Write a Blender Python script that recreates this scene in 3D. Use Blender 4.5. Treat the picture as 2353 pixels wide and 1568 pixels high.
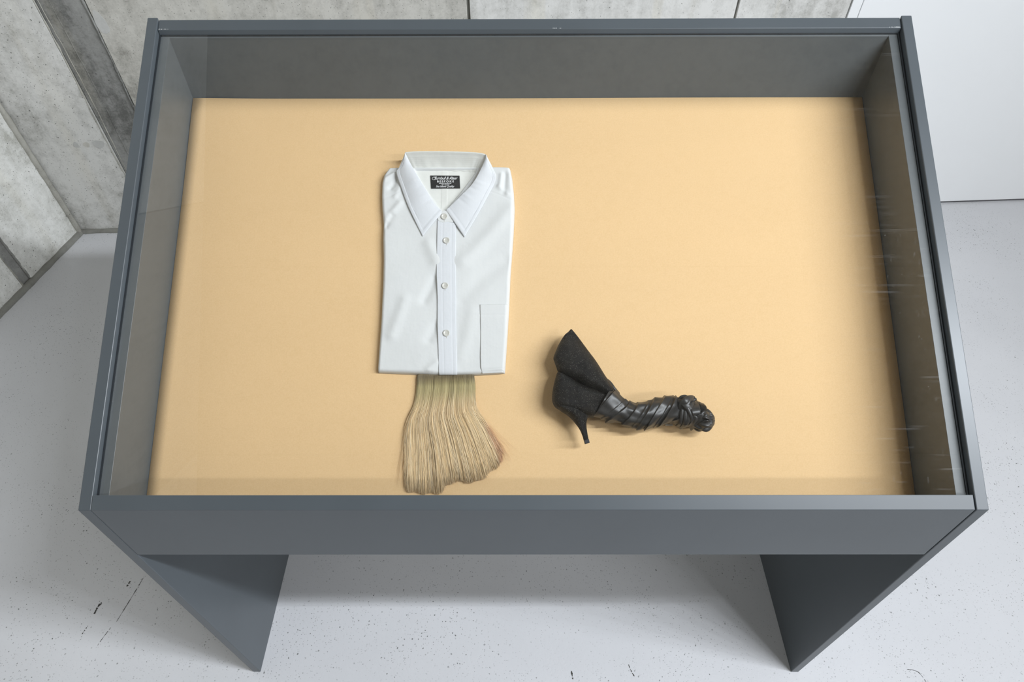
import bpy, bmesh, math, random
from mathutils import Vector, Matrix

for o in list(bpy.data.objects):
    bpy.data.objects.remove(o)
scene = bpy.context.scene
C = scene.collection
rnd = random.Random(7)

# ------------------------------------------------------------------ camera, world, lamps, exposure
cam_data = bpy.data.cameras.new('camera')
cam_data.sensor_width = 36.0
cam_data.lens = 22.373
cam_data.clip_start = 0.05
cam = bpy.data.objects.new('camera', cam_data)
C.objects.link(cam)
cam.location = (-0.0317, -0.5256, 2.0389)
cam.rotation_euler = (0.732027, 0.003476, 0.001176)
scene.camera = cam

world = bpy.data.worlds.new('world')
scene.world = world
world.use_nodes = True
bg = world.node_tree.nodes['Background']
bg.inputs['Color'].default_value = (1.0, 0.985, 0.95, 1)
bg.inputs['Strength'].default_value = 0.32

def lamp_row(name, x0, x1, y, z, n, watts, colour, spread, aim):
    """a linear ceiling fixture: a row of small bulbs along x, their reflectors turned to one spot"""
    r = random.Random(3)
    for i in range(n):
        d = bpy.data.lights.new(name, 'SPOT')
        d.spot_size = math.radians(138)
        d.spot_blend = 1.0
        d.energy = watts / n
        d.color = colour
        d.shadow_soft_size = 0.0
        o = bpy.data.objects.new(name, d)
        C.objects.link(o)
        t = ((i + 0.5) / n) ** 1.35
        o.location = (x0 + (x1 - x0) * t, y + r.uniform(-spread, spread), z + r.uniform(-.01, .01))
        o.rotation_euler = (Vector(aim) - o.location).to_track_quat('-Z', 'Y').to_euler()

lamp_row('strip_lamp_bulb', 1.30, 5.2, -0.76, 3.85, 64, 1010, (0.89, 0.94, 1.0), 0.09, (-2.9, 0.9, 0.8))
lamp_row('second_strip_lamp_bulb', 2.6, 6.0, -2.60, 3.85, 30, 430, (0.93, 0.955, 1.0), 0.15, (1.5, 1.5, 0.3))

# fill light added far to the right, brightens surfaces that face it
wd = bpy.data.lights.new('right_fill_light', 'AREA')
wd.shape = 'RECTANGLE'; wd.size = 7.0; wd.size_y = 2.6
wd.energy = 200; wd.color = (0.93, 0.965, 1.0)
wdo = bpy.data.objects.new('right_fill_light', wd); C.objects.link(wdo)
wdo.location = (11.9, -1.0, 2.2); wdo.rotation_euler = (0, math.pi / 2, 0)
wdo.rotation_euler = Matrix(((0, 0, 1), (1, 0, 0), (0, 1, 0))).to_euler()

vs = scene.view_settings
vs.view_transform = 'Standard'
vs.look = 'None'
vs.gamma = 1.0
vs.use_curve_mapping = False
vs.exposure = -0.30

# ------------------------------------------------------------------ dimensions
W = 0.80            # half width over the side panels
T = 0.022           # board thickness
H = 1.0091          # height of the front edge
TH = math.radians(29.525)   # slope of the top
D = 0.8707          # depth of the side panels
TAN = math.tan(TH)
SHEET = 0.150       # vertical drop of the sheet below the rim

# ------------------------------------------------------------------ helpers
def link(name, mesh, mat=None, parent=None, smooth=False):
    o = bpy.data.objects.new(name, mesh)
    C.objects.link(o)
    if mat:
        mesh.materials.append(mat)
    if parent:
        o.parent = parent
    if smooth:
        for p in mesh.polygons:
            p.use_smooth = True
    return o

def mesh_from(verts, faces):
    m = bpy.data.meshes.new('mesh')
    m.from_pydata([tuple(v) for v in verts], [], faces)
    m.update()
    return m

def from_bm(bm, recalc=True):
    if recalc:
        bmesh.ops.recalc_face_normals(bm, faces=bm.faces)
    m = bpy.data.meshes.new('mesh')
    bm.to_mesh(m)
    bm.free()
    return m

def prism(poly, a, b, axis='x', bevel=0.0, seg=2):
    """extrude a 2D polygon along an axis between a and b"""
    bm = bmesh.new()
    def P(t, q):
        if axis == 'x': return (t, q[0], q[1])
        if axis == 'y': return (q[0], t, q[1])
        return (q[0], q[1], t)
    va = [bm.verts.new(P(a, q)) for q in poly]
    vb = [bm.verts.new(P(b, q)) for q in poly]
    n = len(poly)
    bm.faces.new(va); bm.faces.new(vb[::-1])
    for i in range(n):
        j = (i + 1) % n
        bm.faces.new((va[i], vb[i], vb[j], va[j]))
    bmesh.ops.recalc_face_normals(bm, faces=bm.faces)
    if bevel:
        bmesh.ops.bevel(bm, geom=list(bm.edges), offset=bevel, segments=seg, profile=0.5, affect='EDGES')
    return from_bm(bm)

def box(x0, x1, y0, y1, z0, z1, bevel=0.0, seg=2):
    return prism([(y0, z0), (y1, z0), (y1, z1), (y0, z1)], x0, x1, 'x', bevel, seg)

def empty(name, loc, rot=(0, 0, 0), label=None, cat=None):
    o = bpy.data.objects.new(name, None)
    o.empty_display_size = 0.05
    C.objects.link(o)
    o.location = loc
    o.rotation_euler = rot
    if label: o['label'] = label
    if cat: o['category'] = cat
    return o

def top(y, drop):
    """height of a point of the sloping plane, drop metres (vertically) below the rim"""
    return H + y * TAN - drop

def slope_point(x, s, h=0.0):
    """a point on the sheet: x across, s up the slope, h above the sheet"""
    return Vector((x, s * math.cos(TH) - h * math.sin(TH), H - SHEET + s * math.sin(TH) + h * math.cos(TH)))

def lerp(a, b, t):
    return a + (b - a) * t

def smooth01(t):
    t = max(0.0, min(1.0, t))
    return t * t * (3 - 2 * t)

def poly_at(pts, t):
    """point at parameter t (0..1, by arc length) of a polyline"""
    ds = [0.0]
    for i in range(1, len(pts)):
        ds.append(ds[-1] + math.dist(pts[i], pts[i - 1]))
    q = t * ds[-1]
    for i in range(1, len(pts)):
        if q <= ds[i] or i == len(pts) - 1:
            f = 0 if ds[i] == ds[i - 1] else (q - ds[i - 1]) / (ds[i] - ds[i - 1])
            return tuple(lerp(a, b, f) for a, b in zip(pts[i - 1], pts[i]))

def catmull(pts, n, closed=False):
    out = []
    N = len(pts)
    segs = N if closed else N - 1
    for i in range(segs):
        if closed:
            p0, p1, p2, p3 = (pts[(i + k) % N] for k in (-1, 0, 1, 2))
        else:
            p0, p1, p2, p3 = pts[max(i - 1, 0)], pts[i], pts[i + 1], pts[min(i + 2, N - 1)]
        for j in range(n):
            t = j / n
            out.append(tuple(0.5 * (2 * b + (c - a) * t + (2 * a - 5 * b + 4 * c - d) * t * t + (3 * b - a - 3 * c + d) * t ** 3)
                             for a, b, c, d in zip(p0, p1, p2, p3)))
    if not closed:
        out.append(tuple(pts[-1]))
    return out

# ------------------------------------------------------------------ materials
def new_mat(name):
    m = bpy.data.materials.new(name)
    m.use_nodes = True
    nt = m.node_tree
    b = nt.nodes['Principled BSDF']
    return m, nt, b

def N(nt, kind, **kw):
    n = nt.nodes.new(kind)
    for k, v in kw.items():
        if k.startswith('i_'):
            key = k[2:].replace('_', ' ')
            n.inputs[key].default_value = v
        else:
            setattr(n, k, v)
    return n

def ramp(nt, src, stops):
    r = nt.nodes.new('ShaderNodeValToRGB')
    els = r.color_ramp.elements
    while len(els) < len(stops):
        els.new(0.5)
    for e, (p, c) in zip(els, stops):
        e.position = p
        e.color = c if len(c) == 4 else (*c, 1)
    nt.links.new(src, r.inputs[0])
    return r

def g(v):
    return (v, v, v, 1)

def mixc(nt, fac, a, b, mode='MIX'):
    m = nt.nodes.new('ShaderNodeMix')
    m.data_type = 'RGBA'
    m.blend_type = mode
    for sock, val in ((m.inputs[0], fac), (m.inputs[6], a), (m.inputs[7], b)):
        if hasattr(val, 'is_linked'):
            nt.links.new(val, sock)
        else:
            sock.default_value = val
    return m.outputs[2]

def math_n(nt, op, a, b=None, c=None):
    m = nt.nodes.new('ShaderNodeMath')
    m.operation = op
    for i, v in enumerate((a, b, c)):
        if v is None: continue
        if hasattr(v, 'is_linked'):
            nt.links.new(v, m.inputs[i])
        else:
            m.inputs[i].default_value = v
    return m.outputs[0]

def bump(nt, bsdf, height, strength=0.3, dist=0.001):
    b = nt.nodes.new('ShaderNodeBump')
    b.inputs['Strength'].default_value = strength
    b.inputs['Distance'].default_value = dist
    nt.links.new(height, b.inputs['Height'])
    nt.links.new(b.outputs[0], bsdf.inputs['Normal'])

def coords(nt, scale=(1, 1, 1)):
    tc = nt.nodes.new('ShaderNodeTexCoord')
    mp = nt.nodes.new('ShaderNodeMapping')
    mp.inputs['Scale'].default_value = scale
    nt.links.new(tc.outputs['Object'], mp.inputs['Vector'])
    return mp.outputs[0]

def noise(nt, vec, scale, detail=4.0, rough=0.55):
    n = nt.nodes.new('ShaderNodeTexNoise')
    n.inputs['Scale'].default_value = scale
    n.inputs['Detail'].default_value = detail
    n.inputs['Roughness'].default_value = rough
    nt.links.new(vec, n.inputs['Vector'])
    return n.outputs['Fac']

def pits(nt, vec, scale, share, size):
    """mask of sparse round pores: 1 inside a pore"""
    v = nt.nodes.new('ShaderNodeTexVoronoi')
    v.inputs['Scale'].default_value = scale
    nt.links.new(vec, v.inputs['Vector'])
    sep = nt.nodes.new('ShaderNodeSeparateColor')
    nt.links.new(v.outputs['Color'], sep.inputs[0])
    chosen = math_n(nt, 'LESS_THAN', sep.outputs[0], share)
    rad = math_n(nt, 'MULTIPLY', math_n(nt, 'ADD', sep.outputs[1], 0.25), size)
    inside = math_n(nt, 'SUBTRACT', rad, v.outputs['Distance'])
    inside = math_n(nt, 'MULTIPLY', inside, 14.0)
    cl = nt.nodes.new('ShaderNodeClamp')
    nt.links.new(inside, cl.inputs[0])
    return math_n(nt, 'MULTIPLY', cl.outputs[0], chosen)

def concrete(name, light, dark, pore_share=0.16, stain=0.5, offset=(0, 0, 0)):
    m, nt, b = new_mat(name)
    vec = coords(nt)
    nt.nodes['Mapping'].inputs['Location'].default_value = offset
    big = noise(nt, vec, 2.6, 6, 0.62)
    fine = noise(nt, vec, 22.0, 6, 0.7)
    streak_v = coords(nt, (9, 9, 0.7))
    streak = noise(nt, streak_v, 1.4, 5, 0.6)
    a = math_n(nt, 'MULTIPLY', big, 0.5)
    a = math_n(nt, 'MULTIPLY_ADD', fine, 0.42, a)
    grit = noise(nt, vec, 120.0, 4, 0.7)
    a = math_n(nt, 'MULTIPLY_ADD', grit, 0.20, a)
    a = math_n(nt, 'SUBTRACT', a, 0.12 + 0.1 * stain)
    a = math_n(nt, 'MULTIPLY_ADD', streak, 0.22 + 0.2 * stain, a)
    c = ramp(nt, a, [(0.42, dark), (0.53, tuple(lerp(x, y, 0.62) for x, y in zip(dark, light))), (0.64, light)]).outputs[0]
    yellow = ramp(nt, noise(nt, streak_v, 0.9, 3), [(0.55, (1, 1, 1)), (0.72, (0.98, 0.93, 0.80))]).outputs[0]
    c = mixc(nt, 0.6 * stain, c, yellow, 'MULTIPLY')
    warp = N(nt, 'ShaderNodeVectorMath', operation='ADD')
    nz = N(nt, 'ShaderNodeTexNoise', i_Scale=60.0)
    nt.links.new(vec, nz.inputs['Vector'])
    sc = N(nt, 'ShaderNodeVectorMath', operation='SCALE')
    sc.inputs['Scale'].default_value = 0.012
    nt.links.new(nz.outputs['Color'], sc.inputs[0])
    nt.links.new(vec, warp.inputs[0]); nt.links.new(sc.outputs[0], warp.inputs[1])
    p1 = pits(nt, warp.outputs[0], 75.0, pore_share * 1.1, 0.17)
    p2 = pits(nt, warp.outputs[0], 26.0, pore_share * 0.45, 0.10)
    p3 = pits(nt, warp.outputs[0], 150.0, pore_share * 2.0, 0.24)
    p = math_n(nt, 'MAXIMUM', p1, p2)
    p = math_n(nt, 'MAXIMUM', p, math_n(nt, 'MULTIPLY', p3, 0.6))
    c = mixc(nt, math_n(nt, 'MULTIPLY', p, 0.8), c, (0.045, 0.045, 0.04, 1))
    nt.links.new(c, b.inputs['Base Color'])
    b.inputs['Roughness'].default_value = 0.82
    hgt = math_n(nt, 'MULTIPLY_ADD', p, -1.0, math_n(nt, 'MULTIPLY', fine, 0.5))
    bump(nt, b, hgt, 0.5, 0.003)
    return m

M = {}
M['concrete'] = concrete('cast_concrete', (0.60, 0.585, 0.535), (0.28, 0.27, 0.24))
M['concrete_d'] = concrete('cast_concrete_light', (0.72, 0.715, 0.685), (0.36, 0.355, 0.325), 0.22, 0.4, (2.2, 6.1, 1.4))
M['concrete_b'] = concrete('cast_concrete_pale', (0.72, 0.715, 0.685), (0.42, 0.415, 0.385), 0.08, 0.9, (3.1, 1.7, 0.4))
M['concrete_c'] = concrete('cast_concrete_bright', (0.86, 0.86, 0.825), (0.48, 0.475, 0.43), 0.20, 0.3, (5.1, 0.7, 2.4))
M['concrete_band'] = concrete('cast_concrete_dark_band', (0.33, 0.33, 0.315), (0.13, 0.13, 0.122), 0.12, 1.0, (1.3, 4.4, 0.9))
M['concrete_ceiling'] = concrete('cast_concrete_ceiling', (0.46, 0.43, 0.38), (0.20, 0.18, 0.15), 0.12, 1.0, (7.3, 2.4, 0.9))
M['caulk'] = concrete('grey_caulk', (0.26, 0.26, 0.235), (0.19, 0.185, 0.165), 0.03, 0.4)
M['caulk_pale'] = concrete('pale_mortar', (0.46, 0.45, 0.40), (0.26, 0.25, 0.22), 0.05, 0.6)
M['filler'] = concrete('grey_filler', (0.56, 0.56, 0.54), (0.42, 0.42, 0.40), 0.03, 0.1)

def floor_material():
    m, nt, b = new_mat('painted_screed')
    vec = coords(nt)
    big = noise(nt, vec, 1.8, 4)
    c = ramp(nt, big, [(0.3, (0.625, 0.630, 0.650)), (0.7, (0.675, 0.680, 0.700))]).outputs[0]
    warp = N(nt, 'ShaderNodeVectorMath', operation='ADD')
    nz = N(nt, 'ShaderNodeTexNoise', i_Scale=90.0)
    nt.links.new(vec, nz.inputs['Vector'])
    sc = N(nt, 'ShaderNodeVectorMath', operation='SCALE')
    sc.inputs['Scale'].default_value = 0.006
    nt.links.new(nz.outputs['Color'], sc.inputs[0])
    nt.links.new(vec, warp.inputs[0]); nt.links.new(sc.outputs[0], warp.inputs[1])
    cluster = ramp(nt, noise(nt, vec, 3.2, 3), [(0.38, g(0.15)), (0.62, g(1.0))]).outputs[0]
    p1 = pits(nt, warp.outputs[0], 115.0, 0.26, 0.24)
    p2 = pits(nt, warp.outputs[0], 42.0, 0.11, 0.11)
    p3 = pits(nt, warp.outputs[0], 200.0, 0.45, 0.30)
    p = math_n(nt, 'MAXIMUM', math_n(nt, 'MULTIPLY', p1, cluster), p2)
    p = math_n(nt, 'MAXIMUM', p, math_n(nt, 'MULTIPLY', math_n(nt, 'MULTIPLY', p3, 0.55), cluster))
    c = mixc(nt, math_n(nt, 'MULTIPLY', p, 0.88), c, (0.075, 0.082, 0.075, 1))
    nt.links.new(c, b.inputs['Base Color'])
    b.inputs['Roughness'].default_value = 0.55
    b.inputs['Specular IOR Level'].default_value = 0.35
    fine = noise(nt, vec, 150.0, 3)
    hgt = math_n(nt, 'MULTIPLY_ADD', p, -0.8, math_n(nt, 'MULTIPLY', fine, 0.8))
    bump(nt, b, hgt, 0.35, 0.0015)
    return m
M['floor'] = floor_material()

def painted(name, col, rough=0.42, grain=0.05, spec=0.5, var=0.05):
    m, nt, b = new_mat(name)
    vec = coords(nt)
    n = noise(nt, vec, 5.0, 5)
    lo = tuple(c * (1 - var) for c in col); hi = tuple(c * (1 + var) for c in col)
    c = ramp(nt, n, [(0.3, lo), (0.7, hi)]).outputs[0]
    nt.links.new(c, b.inputs['Base Color'])
    b.inputs['Roughness'].default_value = rough
    b.inputs['Specular IOR Level'].default_value = spec
    f = noise(nt, vec, 900.0, 2)
    bump(nt, b, f, grain, 0.0004)
    return m
M['case'] = painted('slate_grey_lacquer', (0.074, 0.087, 0.097), 0.38, 0.05, 0.6)
M['case_inside_lit'] = painted('slate_grey_lacquer_lit', (0.108, 0.120, 0.126), 0.42, 0.05, 0.6)  # same lacquer as outside, lightened to put light on the tray walls
M['gasket'] = painted('dark_gasket', (0.02, 0.024, 0.028), 0.5)
M['white_paint'] = painted('white_door_paint', (0.87, 0.885, 0.89), 0.5, 0.0, 0.3, 0.006)
M['dark_gap'] = painted('dark_threshold', (0.10, 0.10, 0.105), 0.7)
M['chip'] = painted('bare_chipped_primer', (0.75, 0.75, 0.73), 0.7)
M['crack'] = painted('dark_crack', (0.05, 0.048, 0.042), 0.8)

def sheet_material():
    m, nt, b = new_mat('peach_paper')
    vec = coords(nt)
    f = noise(nt, vec, 420.0, 3)
    big = noise(nt, coords(nt, (1, 3, 1)), 2.2, 3)
    c = ramp(nt, f, [(0.3, (0.80, 0.545, 0.285)), (0.7, (0.85, 0.595, 0.325))]).outputs[0]
    c2 = ramp(nt, big, [(0.3, g(0.975)), (0.7, g(1.0))]).outputs[0]
    c = mixc(nt, 1.0, c, c2, 'MULTIPLY')
    nt.links.new(c, b.inputs['Base Color'])
    b.inputs['Roughness'].default_value = 0.8
    b.inputs['Specular IOR Level'].default_value = 0.2
    bump(nt, b, f, 0.10, 0.0004)
    return m
M['sheet'] = sheet_material()

def glass_material():
    m = bpy.data.materials.new('scratched_clear_sheet')
    m.use_nodes = True
    nt = m.node_tree
    nt.nodes.remove(nt.nodes['Principled BSDF'])
    out = nt.nodes['Material Output']
    tr = N(nt, 'ShaderNodeBsdfTransparent')
    tr.inputs[0].default_value = (0.985, 0.988, 0.985, 1)
    gl = N(nt, 'ShaderNodeBsdfGlossy')
    gl.inputs['Roughness'].default_value = 0.0
    lw = N(nt, 'ShaderNodeLayerWeight')
    lw.inputs['Blend'].default_value = 0.5
    f5 = math_n(nt, 'POWER', lw.outputs['Facing'], 5.0)
    fac = math_n(nt, 'MULTIPLY_ADD', f5, 0.96, 0.04)
    mx = N(nt, 'ShaderNodeMixShader')
    nt.links.new(fac, mx.inputs[0]); nt.links.new(tr.outputs[0], mx.inputs[1]); nt.links.new(gl.outputs[0], mx.inputs[2])
    # fine scratches, most of them near the right-hand end of the sheet where it slides out
    tc = N(nt, 'ShaderNodeTexCoord')
    sep = N(nt, 'ShaderNodeSeparateXYZ')
    nt.links.new(tc.outputs['Object'], sep.inputs[0])
    mr = N(nt, 'ShaderNodeMapRange')
    for k, v in zip(('From Min', 'From Max', 'To Min', 'To Max'), (0.50, 0.75, 0.0, 1.0)):
        mr.inputs[k].default_value = v
    nt.links.new(sep.outputs[0], mr.inputs[0])
    mr2 = N(nt, 'ShaderNodeMapRange')
    for k, v in zip(('From Min', 'From Max', 'To Min', 'To Max'), (0.75, 0.15, 0.25, 1.0)):
        mr2.inputs[k].default_value = v
    nt.links.new(sep.outputs[1], mr2.inputs[0])
    zone = math_n(nt, 'MULTIPLY', mr.outputs[0], mr2.outputs[0])
    mp = N(nt, 'ShaderNodeMapping'); mp.inputs['Scale'].default_value = (7, 420, 1)
    nt.links.new(tc.outputs['Object'], mp.inputs['Vector'])
    s1 = ramp(nt, noise(nt, mp.outputs[0], 1.0, 2), [(0.655, g(0)), (0.73, g(1))]).outputs[0]
    mp2 = N(nt, 'ShaderNodeMapping'); mp2.inputs['Scale'].default_value = (500, 60, 1)
    mp2.inputs['Rotation'].default_value = (0, 0, 0.2)
    nt.links.new(tc.outputs['Object'], mp2.inputs['Vector'])
    s2 = ramp(nt, noise(nt, mp2.outputs[0], 1.0, 2), [(0.69, g(0)), (0.75, g(1))]).outputs[0]
    mp3 = N(nt, 'ShaderNodeMapping')
    nt.links.new(tc.outputs['Object'], mp3.inputs['Vector'])
    s3 = pits(nt, mp3.outputs[0], 90.0, 0.10, 0.13)
    s = math_n(nt, 'MAXIMUM', s1, math_n(nt, 'MULTIPLY', s2, 0.8))
    s = math_n(nt, 'MAXIMUM', s, s3)
    s = math_n(nt, 'MULTIPLY', math_n(nt, 'MULTIPLY', s, zone), 0.10)
    df = N(nt, 'ShaderNodeBsdfDiffuse')
    df.inputs[0].default_value = (0.85, 0.85, 0.85, 1)
    mx2 = N(nt, 'ShaderNodeMixShader')
    nt.links.new(s, mx2.inputs[0]); nt.links.new(mx.outputs[0], mx2.inputs[1]); nt.links.new(df.outputs[0], mx2.inputs[2])
    nt.links.new(mx2.outputs[0], out.inputs['Surface'])
    return m
M['glass'] = glass_material()

def cloth(name, col, stripe_axis=0, pitch=0.0024, amount=0.022):
    m, nt, b = new_mat(name)
    tc = N(nt, 'ShaderNodeTexCoord')
    sep = N(nt, 'ShaderNodeSeparateXYZ')
    nt.links.new(tc.outputs['Object'], sep.inputs[0])
    w = math_n(nt, 'SINE', math_n(nt, 'MULTIPLY', sep.outputs[stripe_axis], 2 * math.pi / pitch))
    fine = noise(nt, tc.outputs['Object'], 900.0, 2)
    k = math_n(nt, 'MULTIPLY_ADD', w, amount * 0.5, 1 - amount * 0.5)
    cc = N(nt, 'ShaderNodeCombineColor')
    for i in range(3):
        nt.links.new(math_n(nt, 'MULTIPLY', k, col[i]), cc.inputs[i])
    nt.links.new(cc.outputs[0], b.inputs['Base Color'])
    b.inputs['Roughness'].default_value = 0.85
    b.inputs['Specular IOR Level'].default_value = 0.15
    b.inputs['Sheen Weight'].default_value = 0.08
    soft = noise(nt, tc.outputs['Object'], 28.0, 3)
    hh = math_n(nt, 'MULTIPLY_ADD', w, 0.014, math_n(nt, 'MULTIPLY_ADD', fine, 0.05, math_n(nt, 'MULTIPLY', soft, 1.2)))
    bump(nt, b, hh, 0.45, 0.0022)
    return m
M['shirt'] = cloth('white_cotton', (0.735, 0.748, 0.745))
M['shirt_collar'] = cloth('white_collar_cotton', (0.735, 0.755, 0.785), 0, 0.0024, 0.03)
M['shirt_inside'] = cloth('white_cotton_inside', (0.78, 0.785, 0.745), 1, 0.0030, 0.035)
M['button'] = painted('pearl_button', (0.66, 0.65, 0.60), 0.22, 0.0)
M['thread'] = painted('cream_thread', (0.52, 0.50, 0.44), 0.8, 0.0)
M['label_black'] = painted('black_woven_label', (0.012, 0.012, 0.012), 0.75)
M['label_white'] = painted('white_woven_letters', (0.78, 0.78, 0.78), 0.8, 0.0)

def hair_material():
    m, nt, b = new_mat('blonde_hair')
    a = N(nt, 'ShaderNodeVertexColor', layer_name='tint')
    nt.links.new(a.outputs[0], b.inputs['Base Color'])
    b.inputs['Roughness'].default_value = 0.42
    b.inputs['Specular IOR Level'].default_value = 0.45
    return m
M['hair'] = hair_material()

def mesh_fabric():
    m, nt, b = new_mat('black_woven_mesh')
    vec = coords(nt)
    v = N(nt, 'ShaderNodeTexVoronoi', i_Scale=620.0)
    nt.links.new(vec, v.inputs['Vector'])
    tc = coords(nt)
    sep = N(nt, 'ShaderNodeSeparateXYZ')
    nt.links.new(tc, sep.inputs[0])
    d1 = math_n(nt, 'SINE', math_n(nt, 'MULTIPLY', math_n(nt, 'MULTIPLY_ADD', sep.outputs[1], 0.55, sep.outputs[0]), 3600.0))
    d2 = math_n(nt, 'SINE', math_n(nt, 'MULTIPLY', math_n(nt, 'MULTIPLY_ADD', sep.outputs[0], -0.55, sep.outputs[1]), 3600.0))
    weave = math_n(nt, 'MULTIPLY', d1, d2)
    glint = ramp(nt, v.outputs['Distance'], [(0.12, g(1)), (0.30, g(0))]).outputs[0]
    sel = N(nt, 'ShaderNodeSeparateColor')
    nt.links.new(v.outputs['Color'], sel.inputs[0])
    glint = math_n(nt, 'MULTIPLY', glint, math_n(nt, 'GREATER_THAN', sel.outputs[0], 0.66))
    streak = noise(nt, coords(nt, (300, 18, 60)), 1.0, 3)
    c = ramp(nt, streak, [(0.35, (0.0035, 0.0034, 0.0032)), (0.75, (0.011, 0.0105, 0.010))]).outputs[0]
    c = mixc(nt, math_n(nt, 'MULTIPLY', glint, 0.6), c, (0.42, 0.39, 0.34, 1))  # glints on the weave painted in as pale dots
    nt.links.new(c, b.inputs['Base Color'])
    b.inputs['Roughness'].default_value = 0.5
    b.inputs['Specular IOR Level'].default_value = 0.3
    hh = math_n(nt, 'MULTIPLY_ADD', glint, 0.8, weave)
    bump(nt, b, hh, 0.55, 0.0006)
    return m
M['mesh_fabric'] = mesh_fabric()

def leather():
    m, nt, b = new_mat('soft_black_leather')
    vec = coords(nt)
    n = noise(nt, vec, 30.0, 4)
    c = ramp(nt, n, [(0.3, (0.020, 0.0195, 0.019)), (0.7, (0.038, 0.037, 0.036))]).outputs[0]
    nt.links.new(c, b.inputs['Base Color'])
    b.inputs['Roughness'].default_value = 0.40
    b.inputs['Specular IOR Level'].default_value = 0.6
    bump(nt, b, noise(nt, vec, 70.0, 3), 0.22, 0.0012)
    return m
M['leather'] = leather()
M['heel_cap'] = painted('black_rubber', (0.012, 0.012, 0.016), 0.5)

def clear_tag_material():
    m, nt, b = new_mat('clear_plastic')
    b.inputs['Base Color'].default_value = (0.9, 0.9, 0.88, 1)
    b.inputs['Roughness'].default_value = 0.15
    b.inputs['Alpha'].default_value = 0.6
    return m
M['clear'] = clear_tag_material()

# ------------------------------------------------------------------ the room
def structure(o):
    o['kind'] = 'structure'
    return o

floor = structure(link('floor', box(-6, 12.4, -6, 4.0, -0.2, 0.0), M['floor']))
ceiling = structure(link('ceiling', box(-6, 12.4, -6, 4.0, 5.30, 5.5), M['concrete_ceiling']))
for y in (-2.1, -0.35, 1.4):
    link('joint', box(-6, 12.4, y - 0.006, y + 0.006, 5.294, 5.31), M['caulk'], ceiling)

# marks with a shape of their own on the floor
def floor_mark(name, pts, width, seed):
    r = random.Random(seed)
    vs_, fs = [], []
    P = catmull([(x, y) for x, y in pts], 8)
    n = len(P)
    for i, (x, y) in enumerate(P):
        a = P[max(i - 1, 0)]; b_ = P[min(i + 1, n - 1)]
        d = Vector((b_[0] - a[0], b_[1] - a[1])).normalized()
        w = width * r.uniform(0.15, 1.0) * math.sin(math.pi * (i + 0.6) / (n + 0.2)) ** 0.4
        vs_.append((x - d.y * w, y + d.x * w, 0.0004)); vs_.append((x + d.y * w, y - d.x * w, 0.0004))
    for i in range(n - 1):
        if r.random() < 0.82:
            fs.append((2 * i, 2 * i + 1, 2 * i + 3, 2 * i + 2))
    return link(name, mesh_from(vs_, fs), M['crack'], floor)
floor_mark('crack', [(-1.230, 0.288), (-1.243, 0.225), (-1.262, 0.141)], 0.0016, 1)
floor_mark('crack', [(-1.272, 0.125), (-1.285, 0.090), (-1.292, 0.066)], 0.0012, 5)
floor_mark('scuff', [(-1.333, 0.200), (-1.339, 0.187), (-1.341, 0.165)], 0.0050, 2)
floor_mark('scuff', [(-1.345, 0.130), (-1.352, 0.105)], 0.0028, 3)
floor_mark('scuff', [(-1.270, 0.268), (-1.274, 0.250)], 0.0045, 8)
floor_mark('scuff', [(1.118, 0.008), (1.150, 0.0), (1.163, -0.03)], 0.0014, 11)
floor_mark('scuff', [(0.305, 0.02), (0.310, 0.004), (0.318, -0.012)], 0.003, 13)
floor_mark('scuff', [(0.135, 0.003), (0.138, -0.02)], 0.003, 14)

# back wall: panels of cast concrete between formwork joints
CX, CY = -2.2426, 2.065
BA = math.atan2(0.2253, 4.4812)
wall_back = structure(link('wall_back', box(0, 3.60, 0.014, 0.25, 0, 5.30), M['caulk']))
wall_back.location = (CX, CY, 0); wall_back.rotation_euler = (0, 0, BA)
for a, b_, recess, mat in ((0.0, 0.360, 0.0, 'concrete_d'), (0.364, 0.552, 0.009, 'concrete_band'), (0.556, 2.026, 0.0, 'concrete'),
                           (2.038, 3.122, 0.001, 'concrete_b'), (3.132, 3.595, 0.0, 'concrete_b')):
    link('concrete_panel', box(a, b_, recess, 0.02, 0.002, 5.29, 0.0015, 1), M[mat], wall_back)
def fin(parent, d, off, seed, w=0.0035, mat='caulk_pale'):
    # ragged ridge left where two formwork boards met
    r = random.Random(seed)
    vs_, fs = [], []
    n = 220
    for i in range(n + 1):
        z = 5.2 * i / n
        a = w * r.uniform(0.25, 1.0); p = w * r.uniform(0.1, 0.9); sh = 0.004 * math.sin(z * 7 + seed) + r.uniform(-1, 1) * 0.0012
        vs_ += [(d + sh - a, off, z), (d + sh, off - p if off >= 0 else off + p, z), (d + sh + a, off, z)]
    for i in range(n):
        for q in (0, 1):
            fs.append((3 * i + q, 3 * i + q + 1, 3 * i + q + 4, 3 * i + q + 3))
    link('form_ridge', mesh_from(vs_, fs), M[mat], parent)
fin(wall_back, 0.362, 0.001, 1, 0.0055); fin(wall_back, 0.548, 0.001, 2, 0.006, 'concrete_band'); fin(wall_back, 0.420, 0.0088, 3, 0.004, 'concrete_band'); fin(wall_back, 0.378, 0.0088, 9, 0.003)
def blob(cx, cz, rx, rz, tilt, seed):
    r = random.Random(seed)
    vs_ = []
    n = 26
    for i in range(n):
        a = 2 * math.pi * i / n
        k = 1 + 0.10 * math.sin(3 * a + seed) + r.uniform(-.05, .05)
        x, z = rx * k * math.cos(a), rz * k * math.sin(a)
        vs_.append((cx + x * math.cos(tilt) - z * math.sin(tilt), cz + x * math.sin(tilt) + z * math.cos(tilt)))
    return prism(vs_, -0.0012, 0.004, 'y')
link('filler_patch', blob(0.318, 0.487, 0.026, 0.020, 0.2, 1), M['filler'], wall_back)
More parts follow.
